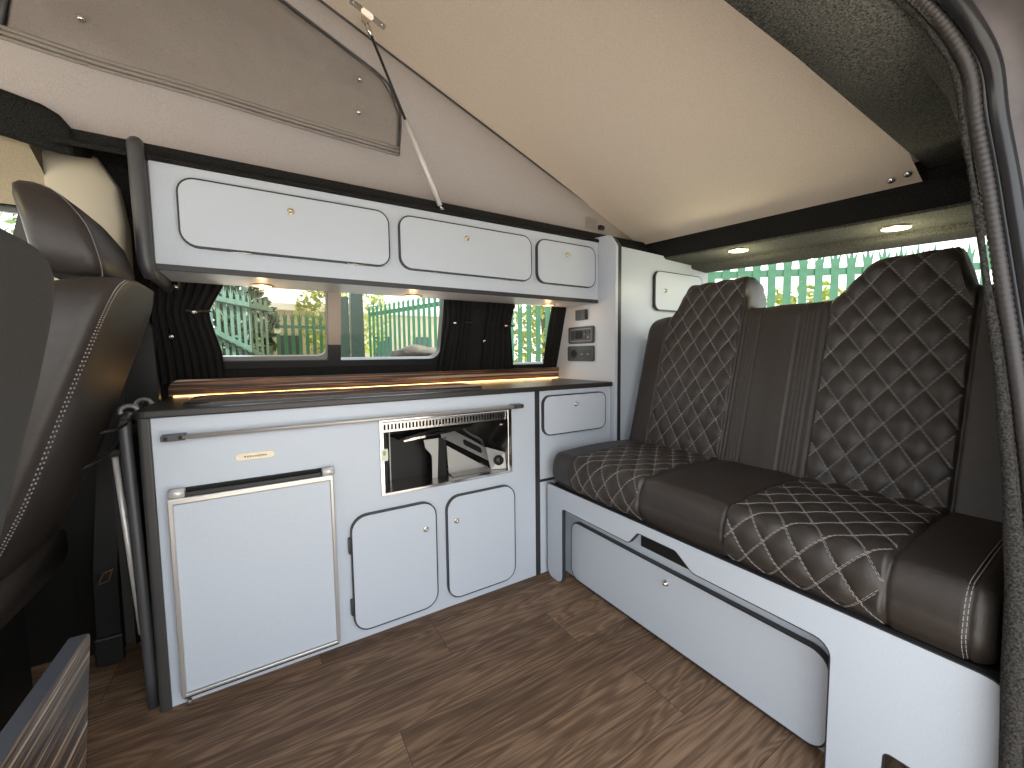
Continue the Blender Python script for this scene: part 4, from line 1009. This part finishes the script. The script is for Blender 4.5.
fence('palisade_fence', 'green palisade fence with split tops seen through the rear window', (2.75, 2.95), (6.4, .0), 'green')
fence('palisade_gate', 'green palisade gate leaf with a sloping brace, seen beside the left curtain', (-1.1, 4.9), (.10, 7.1), 'green2', cat='gate', brace=True)
fence('palisade_fence', 'distant pale fence behind the tinted left pane', (.10, 9.2), (1.45, 9.4), 'green', zrails=(1.5, .1))
mb = MB(); mb.box(1.30, 7.30, -.52, 1.50, 7.50, 2.2); T = tag(mb.build('gate_post', 'dgreen', bevel=.01), 'thick dark green gate post left of the green fence', 'post')
mb = MB(); mb.box(.98, 7.36, -.52, 1.27, 7.42, 1.9); tag(mb.build('sheet_gate', 'dgreen'), 'dark green sheet gate left of the thick gate post outside', 'gate')
def leaf_tree(name, label, x, y, h, r, mat, n=900):
    T = thing(name, label, 'tree', (x, y, -.52), 'trees behind the fences')
    mb = MB(); mb.tube(smooth_path([(x, y, -.52), (x+.1, y, h*.3), (x, y+.1, h*.7)]), [.14-.006*i for i in range(11)], 8); mb.build('trunk', 'bark', T)
    mb = MB()
    for k in range(int(n*2.2)):
        d = unit(rng.normal(size=3)); p = V(x, y, h*.62)+d*V(r, r, h*.42)*rng.uniform(.45, 1.0)**.6
        u = unit(rng.normal(size=3)); w_ = unit(np.cross(u, rng.normal(size=3))); s = rng.uniform(.05, .12)
        mb.add([p-u*s, p+w_*s*.5, p+u*s, p-w_*s*.5], [(0, 1, 2, 3)])
    mb.build('foliage', mat, T)
leaf_tree('tree', 'green leafy tree furthest left beyond the gate leaf', -2.9, 11.0, 3.6, 1.7, 'leaf')
leaf_tree('bush', 'dark green bush directly behind the gate leaf with the sloping brace', -1.0, 7.9, 2.3, 1.25, 'dleaf', 1500)
leaf_tree('tree', 'yellow-green tree behind the tinted left pane', 2.0, 12.2, 3.2, 1.3, 'leaf2', 600)
leaf_tree('tree', 'sunlit yellow-green tree seen through the narrow side window', 4.6, 6.3, 3.4, 1.8, 'leaf2', 1300)
leaf_tree('tree', 'low yellow-green tree behind the rear fence', 8.5, 3.4, 2.0, 1.6, 'leaf2', 800)
T = thing('building', 'cream building with flat roof far beyond the side window', 'building', (2.5, 15, -.52))
mb = MB(); mb.box(-1.0, 14, -.52, 8.0, 17, 2.3); mb.build('wall', 'cream', T)
mb = MB(); mb.box(-1.15, 13.85, 2.3, 8.15, 17.1, 2.5); mb.build('roof', 'alu', T)
for x in (.3, 1.7, 3.1, 4.5, 5.9):
    mb = MB(); mb.box(x, 13.96, .6, x+.7, 14.0, 1.6); w_ = mb.build('window', 'cream', T)
    mb = MB(); mb.box(x+.05, 13.94, .65, x+.65, 13.96, 1.55); mb.build('pane', 'slate', w_)
T = thing('cart', 'grey flat cart outside just below the right pane of the side window', 'cart', (1.0, 3.2, -.52))
mb = MB(); mb.prism(rrect(.50, .55, 1.05, .86, .05, 5), FY(3.0), -.5, 0); mb.build('body', 'greyplast', T, bevel=.01)
mb = MB(); mb.prism(rrect(.48, .845, 1.55, .872, .01, 3), FY(2.98), -.55, 0); mb.build('deck', 'greyplast', T, bevel=.004)
for x in (.62, 1.42):
    for y in (3.0, 3.5):
        mb = MB(); mb.lathe([(.10, -.03), (.16, -.03), (.17, 0), (.16, .03), (.10, .03)], (x, y, -.35), (0, 1, 0), 18); mb.build('wheel', 'black', T)
        mb = MB(); mb.tube([(x, y, -.35), (x, y, .86)], .02, 8); mb.build('leg', 'mgrey', T)
mb = MB(); rings = []
for t in np.linspace(0, 1, 16):
    x = .90+.52*t; r_ = .075*math.sin(PI*min(1, .12+t*.95))**.5+.012*math.sin(9*t); rings.append([(x, 3.22+.17*math.cos(a), .874+max(0, (r_+.01*math.sin(3*a+7*t))*(math.sin(a)*.9+.25))) for a in np.linspace(0, 2*PI, 18, endpoint=False)])
mb.loft(rings); tag(mb.build('rolled_cover', 'camo'), 'mottled brown rolled cover lying on the grey cart outside the window', 'cover')
mb = MB(); mb.lathe([(.055, 0), (.05, .02), (.042, .06), (.05, .10), (.048, .12), (.02, .135), (.001, .137)], (1.46, 3.06, .874), (0, 0, 1), 16); tag(mb.build('black_pot', 'black'), 'small black pot standing on the cart at the right of the brown cover', 'pot')

# ------------------------------------------------------------------ light
w = bpy.data.worlds.new('World'); scn.world = w; w.use_nodes = True; nt = w.node_tree; L = nt.links
bg = nt.nodes['Background']
tc = nt.nodes.new('ShaderNodeTexCoord'); sep = nt.nodes.new('ShaderNodeSeparateXYZ'); L.new(tc.outputs['Generated'], sep.inputs[0])
cr = nt.nodes.new('ShaderNodeValToRGB'); e = cr.color_ramp.elements
e[0].position = 0; e[0].color = (.95, .95, .93, 1); e[1].position = 1; e[1].color = (.80, .88, 1, 1)
L.new(sep.outputs['Z'], cr.inputs['Fac']); L.new(cr.outputs['Color'], bg.inputs['Color']); bg.inputs['Strength'].default_value = 1.0
def lamp(name, kind, loc, energy, col, size=.05, rot=None, spot=None):
    ld = bpy.data.lights.new(name, kind); ld.energy = energy; ld.color = col
    if kind == 'AREA': ld.size = size
    elif kind != 'SUN': ld.shadow_soft_size = size
    if spot: ld.spot_size = spot; ld.spot_blend = .6
    o = bpy.data.objects.new(name, ld); COL.objects.link(o); o.location = loc
    if rot: o.rotation_euler = rot
    return o
for i, x in enumerate((.006, .494, 1.134)): lamp('locker_lamp', 'POINT', (x, 1.515, 1.068), .06, (1, .56, .26), .012)
for x, y in ((1.70, .955), (1.755, .478)): lamp('header_lamp', 'POINT', (x-.0, y, zr(y)-.10), .45, (1, .95, .62), .02)
lamp('led_lamp', 'AREA', (.74, 1.632, .766), .08, (1, .6, .22), .05)
bpy.data.objects['led_lamp'].data.shape = 'RECTANGLE'; bpy.data.objects['led_lamp'].data.size = 1.0; bpy.data.objects['led_lamp'].data.size_y = .01; bpy.data.objects['led_lamp'].rotation_euler = (math.radians(80), 0, PI)
lamp('cab_lamp', 'POINT', (-.75, 1.1, 1.33), .5, (1, .82, .42), .05)

# ------------------------------------------------------------------ camera
cam = bpy.data.cameras.new('Camera'); co = bpy.data.objects.new('Camera', cam); COL.objects.link(co)
f_px = 401.5
def ray(u, v): return V((u-512)/f_px, (384-v)/f_px, -1)
X = unit(ray(1166, 347)); Yv = ray(264, 358); Yv = unit(Yv-X*(X@Yv)); Zv = np.cross(X, Yv)
from mathutils import Matrix
R = Matrix([list(X), list(Yv), list(Zv)])
co.matrix_world = Matrix.Translation((0, 0, .8786)) @ R.to_4x4()
cam.sensor_fit = 'HORIZONTAL'; cam.sensor_width = 36; cam.lens = f_px/1024*36; cam.clip_start = .01
scn.camera = co
vs = scn.view_settings; vs.view_transform = 'Standard'; vs.look = 'None'; vs.gamma = 1; vs.use_curve_mapping = False
vs.exposure = 1.85
sun = lamp('sun', 'SUN', (4, 0, 6), 5.0, (1, .95, .86)); sun.data.angle = .03
sun.rotation_euler = Vector((.60, .10, .79)).to_track_quat('Z', 'Y').to_euler()
